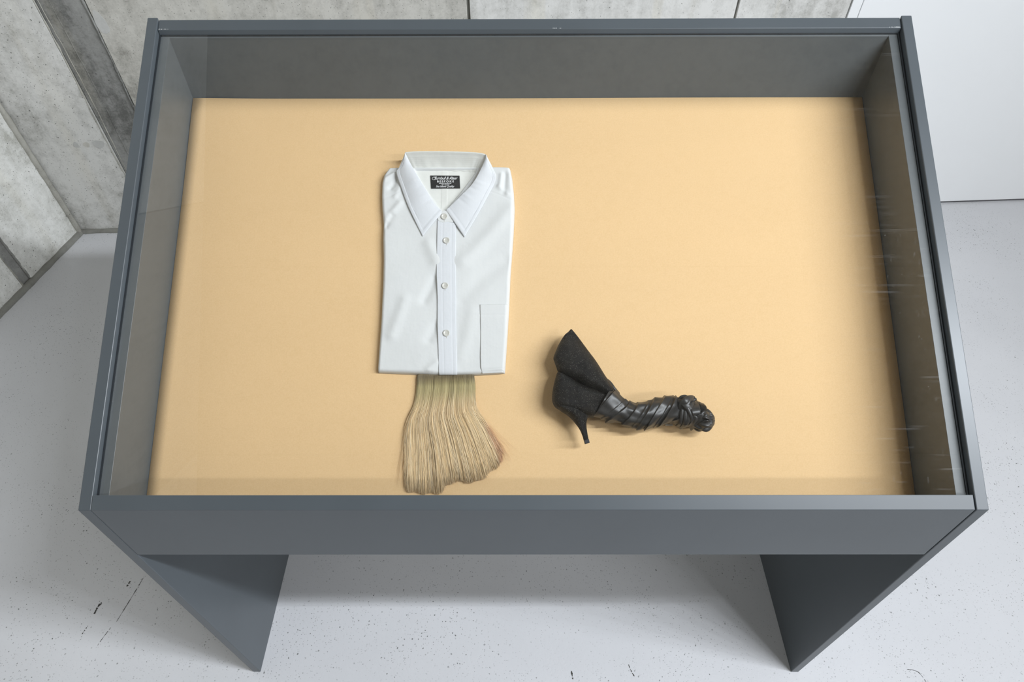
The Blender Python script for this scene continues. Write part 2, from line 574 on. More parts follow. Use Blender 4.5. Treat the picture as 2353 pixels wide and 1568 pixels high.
link('filler_patch', blob(0.216, 0.486, 0.013, 0.015, 0.0, 4), M['filler'], wall_back)
link('filler_patch', blob(0.262, 0.486, 0.015, 0.012, 0.3, 6), M['concrete'], wall_back)
link('filler_patch', blob(0.578, 1.013, 0.022, 0.045, 0.1, 3), M['filler'], wall_back)

# left wall
LA = math.atan2(-0.591, -0.1004)
wall_left = structure(link('wall_left', box(0, 6.5, -0.25, -0.014, 0, 5.30), M['caulk']))
wall_left.location = (CX, CY, 0); wall_left.rotation_euler = (0, 0, LA)
for a, b_, recess, mat in ((0.0, 0.376, 0.0, 'concrete_c'), (0.380, 0.430, 0.008, 'concrete_band'), (0.433, 1.90, 0.0, 'concrete_c'), (1.91, 4.2, 0.0, 'concrete'), (4.21, 6.4, 0.0, 'concrete_c')):
    link('concrete_panel', box(a, b_, -0.02, -recess, 0.002, 5.29, 0.0015, 1), M[mat], wall_left)

fin(wall_left, 0.378, -0.001, 4, 0.004, 'concrete_band'); fin(wall_left, 0.432, -0.001, 5, 0.005)

# mortar in the corner and along the floor
def bead(name, pts, radius, mat, seed, wob=0.12):
    r = random.Random(seed)
    vs_, fs = [], []
    n = len(pts); k = 8
    for i, p in enumerate(pts):
        a = Vector(pts[max(i - 1, 0)]); b_ = Vector(pts[min(i + 1, n - 1)])
        d = (b_ - a).normalized()
        up = Vector((0, 0, 1)) if abs(d.z) < 0.9 else Vector((1, 0, 0))
        e = d.cross(up).normalized(); f = e.cross(d)
        rr = radius * (1 + r.uniform(-wob, wob))
        for j in range(k):
            t = 2 * math.pi * j / k
            vs_.append(Vector(p) + e * rr * math.cos(t) + f * rr * math.sin(t))
    for i in range(n - 1):
        for j in range(k):
            fs.append((i * k + j, i * k + (j + 1) % k, (i + 1) * k + (j + 1) % k, (i + 1) * k + j))
    return structure(link(name, mesh_from(vs_, fs), mat, None, True))
def along(a, b_, n):
    return [tuple(lerp(x, y, i / n) for x, y in zip(a, b_)) for i in range(n + 1)]
wl = Vector((math.cos(LA), math.sin(LA), 0))
wb = Vector((math.cos(BA), math.sin(BA), 0))
c0 = Vector((CX, CY, 0))
bead('trim_1', along(c0 + wl * 0.015 + wb * 0.002 + Vector((0, 0, 0.0)), c0 + wl * 0.015 + wb * 0.002 + Vector((0, 0, 5.28)), 150), 0.0135, M['caulk_pale'], 1)
bead('trim_2', along(c0 + wl * 0.006, c0 + wb * 3.58 + Vector((0, 0, 0)), 90), 0.016, M['caulk'], 2)
bead('trim_3', along(c0 + wb * 0.004, c0 + wl * 6.0 + wb * 0.004, 150), 0.019, M['caulk'], 3)

# white door with its frame
door = structure(empty('door_1', (CX, CY, 0), (0, 0, BA)))
link('jamb', box(3.600, 3.642, -0.004, 0.12, 0.0, 2.40, 0.0015), M['white_paint'], door)
link('door_leaf', box(3.646, 5.20, -0.002, 0.045, 0.012, 2.36, 0.0015), M['white_paint'], door)
link('head_jamb', box(3.642, 5.20, -0.004, 0.12, 2.364, 2.40, 0.0015), M['white_paint'], door)
link('threshold', box(3.642, 5.20, 0.004, 0.10, 0.0, 0.010), M['dark_gap'], door)
over = structure(link('wall_over_door', box(3.60, 5.20, 0.0, 0.25, 2.402, 5.30), M['concrete_b']))
over.location = (CX, CY, 0); over.rotation_euler = (0, 0, BA)
beside = structure(link('wall_beside_door', box(5.202, 14.20, 0.0, 0.25, 0.0, 5.30), M['concrete_b']))
beside.location = (CX, CY, 0); beside.rotation_euler = (0, 0, BA)

# far right-hand wall, unseen, with a window opening added for the fill light
wall_right = structure(empty('wall_right', (12.0, 0, 0)))
link('wall_panel', box(0, 0.3, -6, 4, 0, 0.88), M['white_paint'], wall_right)
link('wall_panel', box(0, 0.3, -6, 4, 3.52, 5.30), M['white_paint'], wall_right)
link('wall_panel', box(0, 0.3, 2.52, 4, 0.88, 3.52), M['white_paint'], wall_right)
link('wall_panel', box(0, 0.3, -6, -4.52, 0.88, 3.52), M['white_paint'], wall_right)
win = structure(empty('added_window_1', (12.0, 0, 0)))
for y in (-4.50, -2.75, -1.0, 0.75, 2.50):
    link('mullion', box(0.05, 0.12, y - 0.02, y + 0.02, 0.88, 3.52), M['case'], win)

# ------------------------------------------------------------------ the display case
case = empty('display_case', (0, D / 2, 0), (0, 0, 0), 'slate grey sloping display case on two panel legs with a scratched clear top', 'display case')
def cpart(name, mesh, mat, smooth=False):
    o = link(name, mesh, mat, case, smooth)
    o.location = (0, -D / 2, 0)
    return o
side = [(0, 0), (0, H), (D, top(D, 0)), (D, 0)]
cpart('side_panel', prism(side, -W, -W + T, 'x', 0.0016, 3), M['case'])
cpart('side_panel', prism(side, W - T, W, 'x', 0.0016, 3), M['case'])
IN = W - T                       # inner face of the side panels
fz = H - 0.1865
cpart('front_panel', prism([(0.0, fz), (0.0, H + 0.0006), (0.0226, top(0.0226, -0.0006)), (0.0226, fz)], -IN + 0.0008, IN - 0.0028, 'x', 0.0010, 2), M['case'])
cpart('back_panel', prism([(0.8490, top(0.849, 0.195)), (0.8490, top(0.849, 0.0045)), (0.8704, top(0.8704, 0.0045)), (0.8704, top(0.8704, 0.20))], -IN + 0.0008, IN - 0.0008, 'x', 0.0008, 2), M['case'])
LX, RX = -0.7575, 0.7555         # inner faces of the tray
ledge = 0.0170
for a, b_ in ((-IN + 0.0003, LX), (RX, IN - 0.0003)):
    cpart('tray_side', prism([(0.0232, top(0.0232, 0.185)), (0.0232, top(0.0232, ledge)), (0.8488, top(0.8488, ledge)), (0.8488, top(0.8488, 0.185))], a, b_, 'x', 0.0004, 1), M['case_inside_lit'])
cpart('tray_back', prism([(0.8450, top(0.845, 0.185)), (0.8450, top(0.845, ledge)), (0.8488, top(0.8488, ledge)), (0.8488, top(0.8488, 0.185))], LX, RX, 'x', 0.0003, 1), M['case_inside_lit'])
cpart('tray_bottom', prism([(0.0232, top(0.0232, SHEET + 0.0022)), (0.8448, top(0.8448, SHEET + 0.0022)), (0.8448, top(0.8448, 0.178)), (0.0232, top(0.0232, 0.178))], LX + 0.0002, RX - 0.0002, 'x'), M['case_inside_lit'])
pane = cpart('glass_pane', prism([(0.0240, top(0.024, ledge - 0.0004)), (0.0240, top(0.024, ledge - 0.0036)), (0.8476, top(0.8476, ledge - 0.0036)), (0.8476, top(0.8476, ledge - 0.0004))], -IN + 0.0045, IN - 0.0060, 'x'), M['glass'])
pane['label'] = 'clear sheet with fine scratches'
for a, b_ in ((-IN + 0.0004, -IN + 0.0030), (IN - 0.0045, IN - 0.0004)):
    cpart('gasket', prism([(0.0232, top(0.0232, ledge - 0.0001)), (0.0232, top(0.0232, ledge - 0.0030)), (0.8486, top(0.8486, ledge - 0.0030)), (0.8486, top(0.8486, ledge - 0.0001))], a, b_, 'x'), M['gasket'])
cpart('gasket', prism([(0.8478, top(0.8478, ledge)), (0.8478, top(0.8478, ledge - 0.003)), (0.8489, top(0.8489, ledge - 0.003)), (0.8489, top(0.8489, ledge))], -IN + 0.003, IN - 0.0045, 'x'), M['gasket'])
# chipped paint along the back rail
def chip(x, y, dv, length, width, seed):
    r = random.Random(seed)
    n = 16
    up = [(x + length * i / n, y + width * r.uniform(0.1, 1.0)) for i in range(n + 1)]
    dn = [(x + length * i / n, y - width * r.uniform(0.0, 0.5)) for i in range(n + 1)]
    vs_ = [(px, py, top(py, dv) + 0.0002) for px, py in up + dn]
    fs = [(i, i + 1, n + 2 + i, n + 1 + i) for i in range(n) if r.random() < 0.8]
    cpart('paint_chip', mesh_from(vs_, fs), M['chip'])
chip(-0.7755, 0.8507, 0.0045, 0.020, 0.0012, 1)
chip(0.050, 0.8502, 0.0045, 0.008, 0.0008, 2)
chip(0.064, 0.8502, 0.0045, 0.004, 0.0006, 12)
chip(0.752, 0.8503, 0.0045, 0.024, 0.0010, 3)

# ------------------------------------------------------------------ peach sheet lining the tray
def place(o, x, s, h=0.0):
    o.location = slope_point(x, s, h)
    o.rotation_euler = (TH, 0, 0)

def make_sheet():
    nx, ny = 60, 24
    x0, x1, s0, s1 = -0.7555, 0.7540, 0.0300, 0.9695
    vs_, fs = [], []
    for lvl in (0.0, -0.0012):
        for j in range(ny + 1):
            for i in range(nx + 1):
                u, v = i / nx, j / ny
                z = 0.0006 * math.sin(9 * u + 1) * smooth01((v - .6) / .4) + 0.0035 * (1 - smooth01(u / 0.12)) * smooth01((v - 0.75) / 0.25) - 0.0007
                vs_.append((lerp(x0, x1, u), lerp(s0, s1, v) - 0.5, z + lvl))
    K = (nx + 1) * (ny + 1)
    for j in range(ny):
        for i in range(nx):
            a = j * (nx + 1) + i
            fs.append((a, a + 1, a + nx + 2, a + nx + 1))
            fs.append((K + a, K + a + nx + 1, K + a + nx + 2, K + a + 1))
    rim = [i for i in range(nx + 1)] + [(j + 1) * (nx + 1) + nx for j in range(ny)] + [ny * (nx + 1) + i for i in range(nx - 1, -1, -1)] + [j * (nx + 1) for j in range(ny - 1, 0, -1)]
    for k in range(len(rim)):
        a, b_ = rim[k], rim[(k + 1) % len(rim)]
        fs.append((b_, a, K + a, K + b_))
    o = link('backing_sheet', mesh_from(vs_, fs), M['sheet'], None, True)
    place(o, 0, 0.5)
    o['label'] = 'plain peach sheet lining the bottom of the grey case'
    o['category'] = 'paper'
make_sheet()

# ------------------------------------------------------------------ folded shirt
SX, SS = -0.180, 0.550            # the shirt's own origin on the sheet
shirt = empty('folded_shirt', (0, 0, 0), (0, 0, 0), 'folded white striped dress shirt with pointed collar, lying on the peach sheet', 'shirt')
place(shirt, SX, SS)
def L(pts):
    return [(p[0] - SX, p[1] - SS) + tuple(p[2:]) for p in pts]

left_edge = L([(-0.3004, 0.7907), (-0.3061, 0.7897), (-0.3159, 0.7742), (-0.3189, 0.7567), (-0.3186, 0.7271), (-0.3164, 0.6977), (-0.3121, 0.6626), (-0.3115, 0.6269), (-0.3086, 0.5819), (-0.3075, 0.5346), (-0.3076, 0.4534), (-0.3095, 0.3733), (-0.3101, 0.3480), (-0.3089, 0.3399)])
right_edge = L([(-0.0439, 0.7921), (-0.0392, 0.7900), (-0.0354, 0.7704), (-0.0316, 0.7335), (-0.0298, 0.6970), (-0.0327, 0.6352), (-0.0365, 0.5813), (-0.0392, 0.5447), (-0.0420, 0.4726), (-0.0464, 0.4021), (-0.0499, 0.3458), (-0.0508, 0.3395)])
top_edge = L([(-0.3004, 0.7907), (-0.2851, 0.7917), (-0.2041, 0.7925), (-0.0773, 0.7933), (-0.0573, 0.7932), (-0.0439, 0.7921)])
bottom_edge = L([(-0.3089, 0.3399), (-0.2271, 0.3362), (-0.1863, 0.3343), (-0.1500, 0.3343), (-0.1022, 0.3351), (-0.0508, 0.3386)])
neck = L([(-0.2508, 0.7895), (-0.1103, 0.7892), (-0.1121, 0.7789), (-0.1454, 0.7309), (-0.1810, 0.6837), (-0.1895, 0.6887), (-0.2256, 0.7392), (-0.2485, 0.7782)])
yoke_left = L([(-0.3144, 0.7168), (-0.2951, 0.7248), (-0.2749, 0.7369)])
yoke_right = L([(-0.0842, 0.7344), (-0.0607, 0.7252), (-0.0307, 0.7111)])

def dist_seg(p, a, b_):
    ax, ay, bx, by = a[0], a[1], b_[0], b_[1]
    dx, dy = bx - ax, by - ay
    q = dx * dx + dy * dy
    t = 0 if q == 0 else max(0, min(1, ((p[0] - ax) * dx + (p[1] - ay) * dy) / q))
    return math.hypot(p[0] - ax - dx * t, p[1] - ay - dy * t), t

def dist_line(p, pts):
    return min(dist_seg(p, pts[i], pts[i + 1])[0] for i in range(len(pts) - 1))

def inside(p, poly):
    c = False
    n = len(poly)
    for i in range(n):
        x1, y1 = poly[i][:2]; x2, y2 = poly[i - 1][:2]
        if (y1 > p[1]) != (y2 > p[1]) and p[0] < (x2 - x1) * (p[1] - y1) / (y2 - y1) + x1:
            c = not c
    return c

creases = [   # soft folds in the cloth: line, height, half width (metres)
    (L([(-0.2875, 0.7228), (-0.2789, 0.7430)]), 0.0012, 0.006),
    (L([(-0.3013, 0.6697), (-0.2909, 0.6896), (-0.2775, 0.7066)]), 0.0018, 0.007),
    (L([(-0.3053, 0.6548), (-0.2933, 0.6796)]), -0.0020, 0.006),
    (L([(-0.3117, 0.7635), (-0.2924, 0.7757)]), 0.0022, 0.005),
    (L([(-0.2986, 0.7430), (-0.2853, 0.7634)]), -0.0022, 0.006),
    (L([(-0.0580, 0.7731), (-0.0608, 0.7486)]), 0.0018, 0.005),
    (L([(-0.0645, 0.7445), (-0.0457, 0.7282)]), 0.0016, 0.005),
    (L([(-0.0514, 0.7751), (-0.0532, 0.7343)]), -0.0022, 0.006),
    (L([(-0.1380, 0.5764), (-0.0881, 0.6298), (-0.0401, 0.6940)]), 0.0022, 0.016),
    (L([(-0.1412, 0.4908), (-0.1010, 0.5380), (-0.0511, 0.5762)]), -0.0016, 0.018),
    (L([(-0.2124, 0.6153), (-0.1957, 0.5765)]), 0.0018, 0.012),
    (L([(-0.2180, 0.4910), (-0.1966, 0.5382)]), -0.0018, 0.010),
    (L([(-0.2828, 0.4169), (-0.2708, 0.4538), (-0.2586, 0.4910)]), 0.0016, 0.012),
    (L([(-0.2066, 0.4077), (-0.1922, 0.4352)]), -0.0015, 0.010),
    (L([(-0.1392, 0.3713), (-0.1266, 0.4167), (-0.1183, 0.4628)]), 0.0012, 0.014),
    (L([(-0.2049, 0.3445), (-0.1894, 0.3579)]), 0.0014, 0.008),
]
BODY = 0.0155
neck_d = [(p[0], p[1]) for p in neck]
def body_height(p, de):
    R = 0.008
    f = min(de / R, 1.0)
    z = 0.002 + (BODY - 0.002) * math.sqrt(max(0.0, 1 - (1 - f) ** 2))
    w = 0.0
    for ln, amp, wd in creases:
        d = dist_line(p, ln)
        if d < 3 * wd:
            w += 1.75 * amp * math.exp(-(d / wd) ** 2)
    z += w * f
    z += 0.0006 * f * math.sin(41 * p[0] + 17 * p[1]) + 0.0004 * f * math.sin(63 * p[1] - 29 * p[0])
    for ln in (yoke_left, yoke_right):
        d = dist_line(p, ln)
        if d < 0.003:
            z -= 0.0010 * math.exp(-(d / 0.0009) ** 2)
    dn = dist_line(p, neck_d + neck_d[:1])
    if inside(p, neck_d):
        z -= 0.0075 * smooth01(dn / 0.006)
    return max(z, 0.001)

def make_body():
    nu, nv = 170, 270
    vs_, fs = [], []
    for j in range(nv + 1):
        v = j / nv
        vl = poly_at(left_edge, v); vr = poly_at(right_edge, v)
        for i in range(nu + 1):
            u = i / nu
            # Coons patch between the four edges of the fold
            t_ = poly_at(top_edge, u); b_ = poly_at(bottom_edge, u)
            x = lerp(vl[0], vr[0], u) + lerp(t_[0], b_[0], v) - lerp(lerp(left_edge[0][0], right_edge[0][0], u), lerp(left_edge[-1][0], right_edge[-1][0], u), v)
            y = lerp(vl[1], vr[1], u) + lerp(t_[1], b_[1], v) - lerp(lerp(left_edge[0][1], right_edge[0][1], u), lerp(left_edge[-1][1], right_edge[-1][1], u), v)
            de = min(u * 0.285, (1 - u) * 0.285, v * 0.44, (1 - v) * 0.44)
            vs_.append((x, y, body_height((x, y), de)))
    K = len(vs_)
    for j in range(nv):
        for i in range(nu):
            a = j * (nu + 1) + i
            fs.append((a, a + nu + 1, a + nu + 2, a + 1))
    rim = [i for i in range(nu + 1)] + [(j + 1) * (nu + 1) + nu for j in range(nv)] + [nv * (nu + 1) + i for i in range(nu - 1, -1, -1)] + [j * (nu + 1) for j in range(nv - 1, 0, -1)]
    for k in rim:
        x, y, z = vs_[k]
        vs_.append((x, y, 0.0004))
    n = len(rim)
    for k in range(n):
        fs.append((rim[k], rim[(k + 1) % n], K + (k + 1) % n, K + k))
    fs.append(tuple(K + k for k in range(n - 1, -1, -1)))
    return link('shirt_body', mesh_from(vs_, fs), M['shirt'], shirt, True)
make_body()

def sheet_grid(P, thick, name, mat, parent, smooth=True):
    """P[j][i] -> points of a thin surface, given thickness downwards"""
    nj, ni = len(P), len(P[0])
    vs_, fs = [], []
    for lvl in (0, 1):
        for row in P:
            for q in row:
                vs_.append((q[0], q[1], q[2] - lvl * thick))
    K = nj * ni
    for j in range(nj - 1):
        for i in range(ni - 1):
            a = j * ni + i
            fs.append((a, a + 1, a + ni + 1, a + ni))
            fs.append((K + a, K + a + ni, K + a + ni + 1, K + a + 1))
    rim = [i for i in range(ni)] + [(j + 1) * ni + ni - 1 for j in range(nj - 1)] + [(nj - 1) * ni + i for i in range(ni - 2, -1, -1)] + [j * ni for j in range(nj - 2, 0, -1)]
    for k in range(len(rim)):
        a, b_ = rim[k], rim[(k + 1) % len(rim)]
        fs.append((b_, a, K + a, K + b_))
    bm = bmesh.new()
    m0 = mesh_from(vs_, fs)
    bm.from_mesh(m0)
    m = from_bm(bm)
    return link(name, m, mat, parent, smooth)

# collar leaves: from the roll line (inner) to the outer edge, running from the neck back to the point
def leaf(name, inner, outer, seed, sgn):
    ni, nj = 44, 70
    P = []
    inner = catmull(inner, 10); outer = catmull(outer, 10)
    for j in range(nj + 1):
        t = j / nj
        a = poly_at(inner, t); b_ = poly_at(outer, t)
        row = []
        for i in range(ni + 1):
            u = i / ni
            x, y = lerp(a[0], b_[0], u), lerp(a[1], b_[1], u)
            z = lerp(a[2], b_[2], u)
            wdt = math.dist(a[:2], b_[:2])
            z += 0.0035 * math.sin(math.pi * min(1, u * 1.15)) * (1 - t) + 0.0012 * math.sin(math.pi * u) * t
            z -= 0.0035 * (1 - u) ** 6 * smooth01(t * 6) * 0.6               # roll at the fold
            de = min((1 - u) * wdt, (1 - t) * 0.135)
            if de < 0.0085:
                z += 0.0006
                if de > 0.0065:
                    z -= 0.0014 * (1 - abs(de - 0.0075) / 0.001) if abs(de - 0.0075) < 0.001 else 0
            if de < 0.0012:
                z -= 0.0005
            for (tt, uu, amp) in ((0.42, 0.2, 0.0011), (0.52, 0.15, -0.001), (0.66, 0.18, 0.0008), (0.75, 0.15, -0.0008)):
                z += amp * math.exp(-((t - tt + 0.05 * u) / 0.022) ** 2) * math.exp(-((u - uu) / 0.35) ** 2)
            row.append((x, y, z))
        P.append(row)
    return sheet_grid(P, 0.0011, name, M['shirt_collar'], shirt)

leaf('collar_leaf',
     L([(-0.2642, 0.8124, 0.0385), (-0.2542, 0.7912, 0.0380), (-0.2419, 0.7694, 0.0350), (-0.2222, 0.7371, 0.0290), (-0.1998, 0.7012, 0.0220), (-0.1831, 0.6864, 0.0195)]),
     L([(-0.2661, 0.8106, 0.0380), (-0.2787, 0.7833, 0.0300), (-0.2848, 0.7736, 0.0250), (-0.2722, 0.7357, 0.0195), (-0.2590, 0.7009, 0.0186), (-0.2420, 0.6643, 0.0180), (-0.2254, 0.6310, 0.0174)]), 1, -1)
leaf('collar_leaf',
     L([(-0.0922, 0.8078, 0.0385), (-0.0940, 0.7979, 0.0380), (-0.1023, 0.7776, 0.0360), (-0.1200, 0.7474, 0.0300), (-0.1489, 0.7182, 0.0240), (-0.1776, 0.6903, 0.0195)]),
     L([(-0.0903, 0.8060, 0.0380), (-0.0764, 0.7802, 0.0310), (-0.0699, 0.7634, 0.0260), (-0.0747, 0.7469, 0.0205), (-0.0831, 0.7303, 0.0193), (-0.1088, 0.6798, 0.0182), (-0.1368, 0.6289, 0.0174)]), 2, 1)

# the collar stand at the back of the neck, its roll line and the outside fall behind it
def collar_back():
    roll = catmull(L([(-0.2650, 0.8136, 0.0400), (-0.2378, 0.8150, 0.0410), (-0.1770, 0.8146, 0.0415), (-0.1210, 0.8127, 0.0410), (-0.0977, 0.8098, 0.0405), (-0.0893, 0.8052, 0.0395)]), 12)
    seam = catmull(L([(-0.2531, 0.7898, 0.0095), (-0.2273, 0.7856, 0.0095), (-0.1797, 0.7845, 0.0095), (-0.1322, 0.7823, 0.0095), (-0.1179, 0.7812, 0.0095), (-0.1066, 0.7840, 0.0100)]), 12)
    P = []
    nj = 20
    n = len(roll)
    for j in range(nj + 1):
        t = j / nj
        row = []
        for i in range(n):
            a, b_ = seam[i], roll[i]
            z = lerp(a[2], b_[2], t) - 0.004 * math.sin(math.pi * t)
            x, y = lerp(a[0], b_[0], t), lerp(a[1], b_[1], t)
            z += 0.0005 * math.sin(i * 0.55) * math.sin(math.pi * t) + 0.0004 * math.sin(i * 1.3 + 2) * (1 - t)
            if 0.80 < t < 0.86: z -= 0.0007
            row.append((x, y, z))
        P.append(row)
    for j in range(1, 9):       # over the roll and down the back
        t = j / 8
        row = []
        for i in range(n):
            b_ = roll[i]
            row.append((b_[0], b_[1] + 0.0035 * math.sin(t * math.pi * 0.5), lerp(b_[2], 13, 0) + 0.0010 * math.sin(math.pi * min(t * 2, 1)) - 0.026 * t ** 1.4))
        P.append(row)
    return sheet_grid([r[::-1] for r in P], 0.0010, 'collar_stand', M['shirt_inside'], shirt)
collar_back()

# inside of the yoke with the box pleat, seen through the neck
def yoke():
    poly_l = catmull(L([(-0.2550, 0.7880), (-0.2490, 0.7797), (-0.2260, 0.7407), (-0.2015, 0.7031), (-0.1861, 0.6860)]), 10)
    poly_r = catmull(L([(-0.1047, 0.7856), (-0.1122, 0.7783), (-0.1345, 0.7445), (-0.1621, 0.7071), (-0.1804, 0.6850)]), 10)
    P = []
    nj, ni = 50, 60
    for j in range(nj + 1):
        a = poly_at(poly_l, j / nj); b_ = poly_at(poly_r, j / nj)
        row = []
        for i in range(ni + 1):
            u = i / ni
            x, y = lerp(a[0], b_[0], u), lerp(a[1], b_[1], u)
            xm = x - (-0.182 - SX)
            z = 0.0098 + 0.0005 * smooth01((0.007 - abs(xm)) / 0.0012)
            z += 0.0004 * math.sin(x * 190) * math.sin(y * 80)
            row.append((x, y, z))
        P.append(row)
    return sheet_grid([r[::-1] for r in P], 0.0006, 'yoke_lining', M['shirt_inside'], shirt)
yoke()

# placket down the front
def placket():
    lft = catmull(L([(-0.1948, 0.6672, 0.0180), (-0.1945, 0.6143, 0.0176), (-0.1940, 0.5564, 0.0176), (-0.1908, 0.4996, 0.0174), (-0.1894, 0.4438, 0.0174), (-0.1863, 0.3890, 0.0174), (-0.1844, 0.3441, 0.0170), (-0.1840, 0.3344, 0.0110)]), 14)
    rgt = catmull(L([(-0.1558, 0.6613, 0.0176), (-0.1550, 0.6143, 0.0174), (-0.1539, 0.5564, 0.0172), (-0.1520, 0.4996, 0.0172), (-0.1510, 0.4438, 0.0172), (-0.1491, 0.3889, 0.0172), (-0.1474, 0.3441, 0.0168), (-0.1478, 0.3344, 0.0110)]), 14)
    P = []
    n = 110
    for j in range(n + 1):
        t = j / n
        a = poly_at(lft, t); b_ = poly_at(rgt, t)
        row = []
        for i in range(25):
            u = i / 24
            z = lerp(a[2], b_[2], u)
            z += 0.0004 * math.sin(math.pi * u)
            if u < 0.04: z += 0.0002
            if abs(u - 0.30) < 0.03 or abs(u - 0.80) < 0.025: z -= 0.0004
            row.append((lerp(a[0], b_[0], u), lerp(a[1], b_[1], u), z))
        P.append(row)
    sheet_grid([r[::-1] for r in P], 0.0012, 'placket', M['shirt_collar'], shirt)
placket()
# collar band end that carries the top button
def band_end():
    outl = catmull(L([(-0.1824, 0.6890), (-0.1748, 0.6860), (-0.1662, 0.6731), (-0.1605, 0.6631), (-0.1716, 0.6632), (-0.1827, 0.6622), (-0.1920, 0.6662), (-0.1941, 0.6731), (-0.1887, 0.6831)]), 6, True)
    bm = bmesh.new()
    a = [bm.verts.new((p[0], p[1], 0.0152)) for p in outl]
    b_ = [bm.verts.new((p[0], p[1], 0.0186)) for p in outl]
    bm.faces.new(b_)
    n = len(outl)
    for i in range(n):
        bm.faces.new((a[i], a[(i + 1) % n], b_[(i + 1) % n], b_[i]))
    link('collar_band', from_bm(bm), M['shirt'], shirt)
band_end()

# chest pocket at the right-hand side
def pocket():
    lft = L([(-0.1022, 0.4808, 0.0170), (-0.1007, 0.4254, 0.0169), (-0.1002, 0.3709, 0.0169), (-0.0991, 0.3476, 0.0168), (-0.0965, 0.3366, 0.0130)])
    rgt = L([(-0.0428, 0.4819, 0.0130), (-0.0446, 0.4262, 0.0130), (-0.0481, 0.3716, 0.0130), (-0.0498, 0.3483, 0.0125), (-0.0516, 0.3390, 0.0090)])
    P = []
    n = 80
    for j in range(n + 1):
        t = j / n
        a = poly_at(lft, t); b_ = poly_at(rgt, t)
        row = []
        for i in range(31):
            u = i / 30
            x, y = lerp(a[0], b_[0], u), lerp(a[1], b_[1], u)
            f = min((1 - u) * 0.063 / 0.008, 1)
            z = 0.0024 + (a[2] - 0.0022) * math.sqrt(max(0, 1 - (1 - f) ** 2))
            if abs(t - 0.155) < 0.008: z -= 0.0005
            row.append((x, y, z))
        P.append(row)
    sheet_grid([r[::-1] for r in P], 0.0009, 'chest_pocket', M['shirt'], shirt)
pocket()

# buttons
def disc_mesh(prof, n=28):
    vs_, fs = [], []
    for r, z in prof:
        for k in range(n):
            a = 2 * math.pi * k / n
            vs_.append((r * math.cos(a), r * math.sin(a), z))
    for j in range(len(prof) - 1):
        for k in range(n):
            fs.append((j * n + k, j * n + (k + 1) % n, (j + 1) * n + (k + 1) % n, (j + 1) * n + k))
    fs.append(tuple(range(n))[::-1])
    fs.append(tuple((len(prof) - 1) * n + k for k in range(n)))
    return mesh_from(vs_, fs)
btn_mesh = disc_mesh([(0.0062, 0.0), (0.0070, 0.0006), (0.0070, 0.0018), (0.0063, 0.0024), (0.0052, 0.0022), (0.0044, 0.0014), (0.0010, 0.0013)])
btn_mesh.materials.append(M['button'])
for p in btn_mesh.polygons: p.use_smooth = True
hole_mesh = disc_mesh([(0.0007, 0.0), (0.0007, 0.0003)], 10)
hole_mesh.materials.append(M['thread'])
stitch_mesh = box(-0.0005, 0.0005, -0.0032, 0.0, 0.0, 0.0005, 0.0001, 1)
stitch_mesh.materials.append(M['thread'])
for (bx, by, bz) in L([(-0.1801, 0.6747, 0.0188), (-0.1744, 0.6209, 0.0180), (-0.1750, 0.5211, 0.0179), (-0.1701, 0.4198, 0.0178)]):
    b_ = bpy.data.objects.new('button', btn_mesh); C.objects.link(b_); b_.parent = shirt
    b_.location = (bx, by, bz); b_.rotation_euler = (0, 0, rnd.uniform(0, 1))
    for dx, dy in ((1, 1), (1, -1), (-1, 1), (-1, -1)):
        h_ = bpy.data.objects.new('button_hole', hole_mesh); C.objects.link(h_); h_.parent = b_
        h_.location = (dx * 0.0013, dy * 0.0013, 0.00135)
    s_ = bpy.data.objects.new('buttonhole_stitch', stitch_mesh); C.objects.link(s_); s_.parent = shirt
    s_.location = (bx, by - 0.0072, bz - 0.0002)

# woven label in the neck
lab = L([(-0.2136, 0.7740), (-0.1500, 0.7733), (-0.1481, 0.7436), (-0.2109, 0.7432)])
lcx = sum(p[0] for p in lab) / 4; lcy = sum(p[1] for p in lab) / 4
LZ = 0.0110
label_o = link('neck_label', prism([(p[0] - lcx, p[1] - lcy) for p in lab], -0.0004, 0.0004, 'z', 0.0001, 1), M['label_black'], shirt)
label_o.location = (lcx, lcy, LZ)
label_o['label'] = 'black woven label with white lettering'
def words(text, x, y, size, width, shear=0.0, spacing=1.0, bold=0.0):
    cu = bpy.data.curves.new('lettering', 'FONT')
    cu.body = text
    cu.size = size
    cu.shear = shear
    cu.space_character = spacing
    cu.align_x = 'CENTER'; cu.align_y = 'CENTER'
    cu.extrude = 0.0001
    cu.offset = bold
    t = bpy.data.objects.new('tmp', cu)
    C.objects.link(t)
    bpy.context.view_layer.update()
    me = bpy.data.meshes.new_from_object(t.evaluated_get(bpy.context.evaluated_depsgraph_get()))
    bpy.data.objects.remove(t)
    xs = [v.co.x for v in me.vertices]
    k = width / (max(xs) - min(xs))
    c_ = (max(xs) + min(xs)) / 2
    for v in me.vertices:
        v.co.x = (v.co.x - c_) * k
    o = link('lettering', me, M['label_white'], label_o)
    o.location = (x, y, 0.00055)
LWD = 0.0640
words('Turnbull & Asser', 0.0015, 0.0085, 0.0098, 0.050, 0.38, 0.9, 0.00005)
words('BESPOKE', 0.0005, 0.0010, 0.0062, 0.0365, 0.0, 1.35, 0.0001)
words('MADE IN ENGLAND', 0.0, -0.0034, 0.0036, 0.0265, 0.0, 1.0, 0.00006)
words('100% COTTON', 0.0005, -0.0063, 0.0028, 0.017, 0.0, 1.0, 0.0)
words('Sea Island Quality', 0.0, -0.0106, 0.0066, 0.040, 0.35, 0.95, 0.00005)
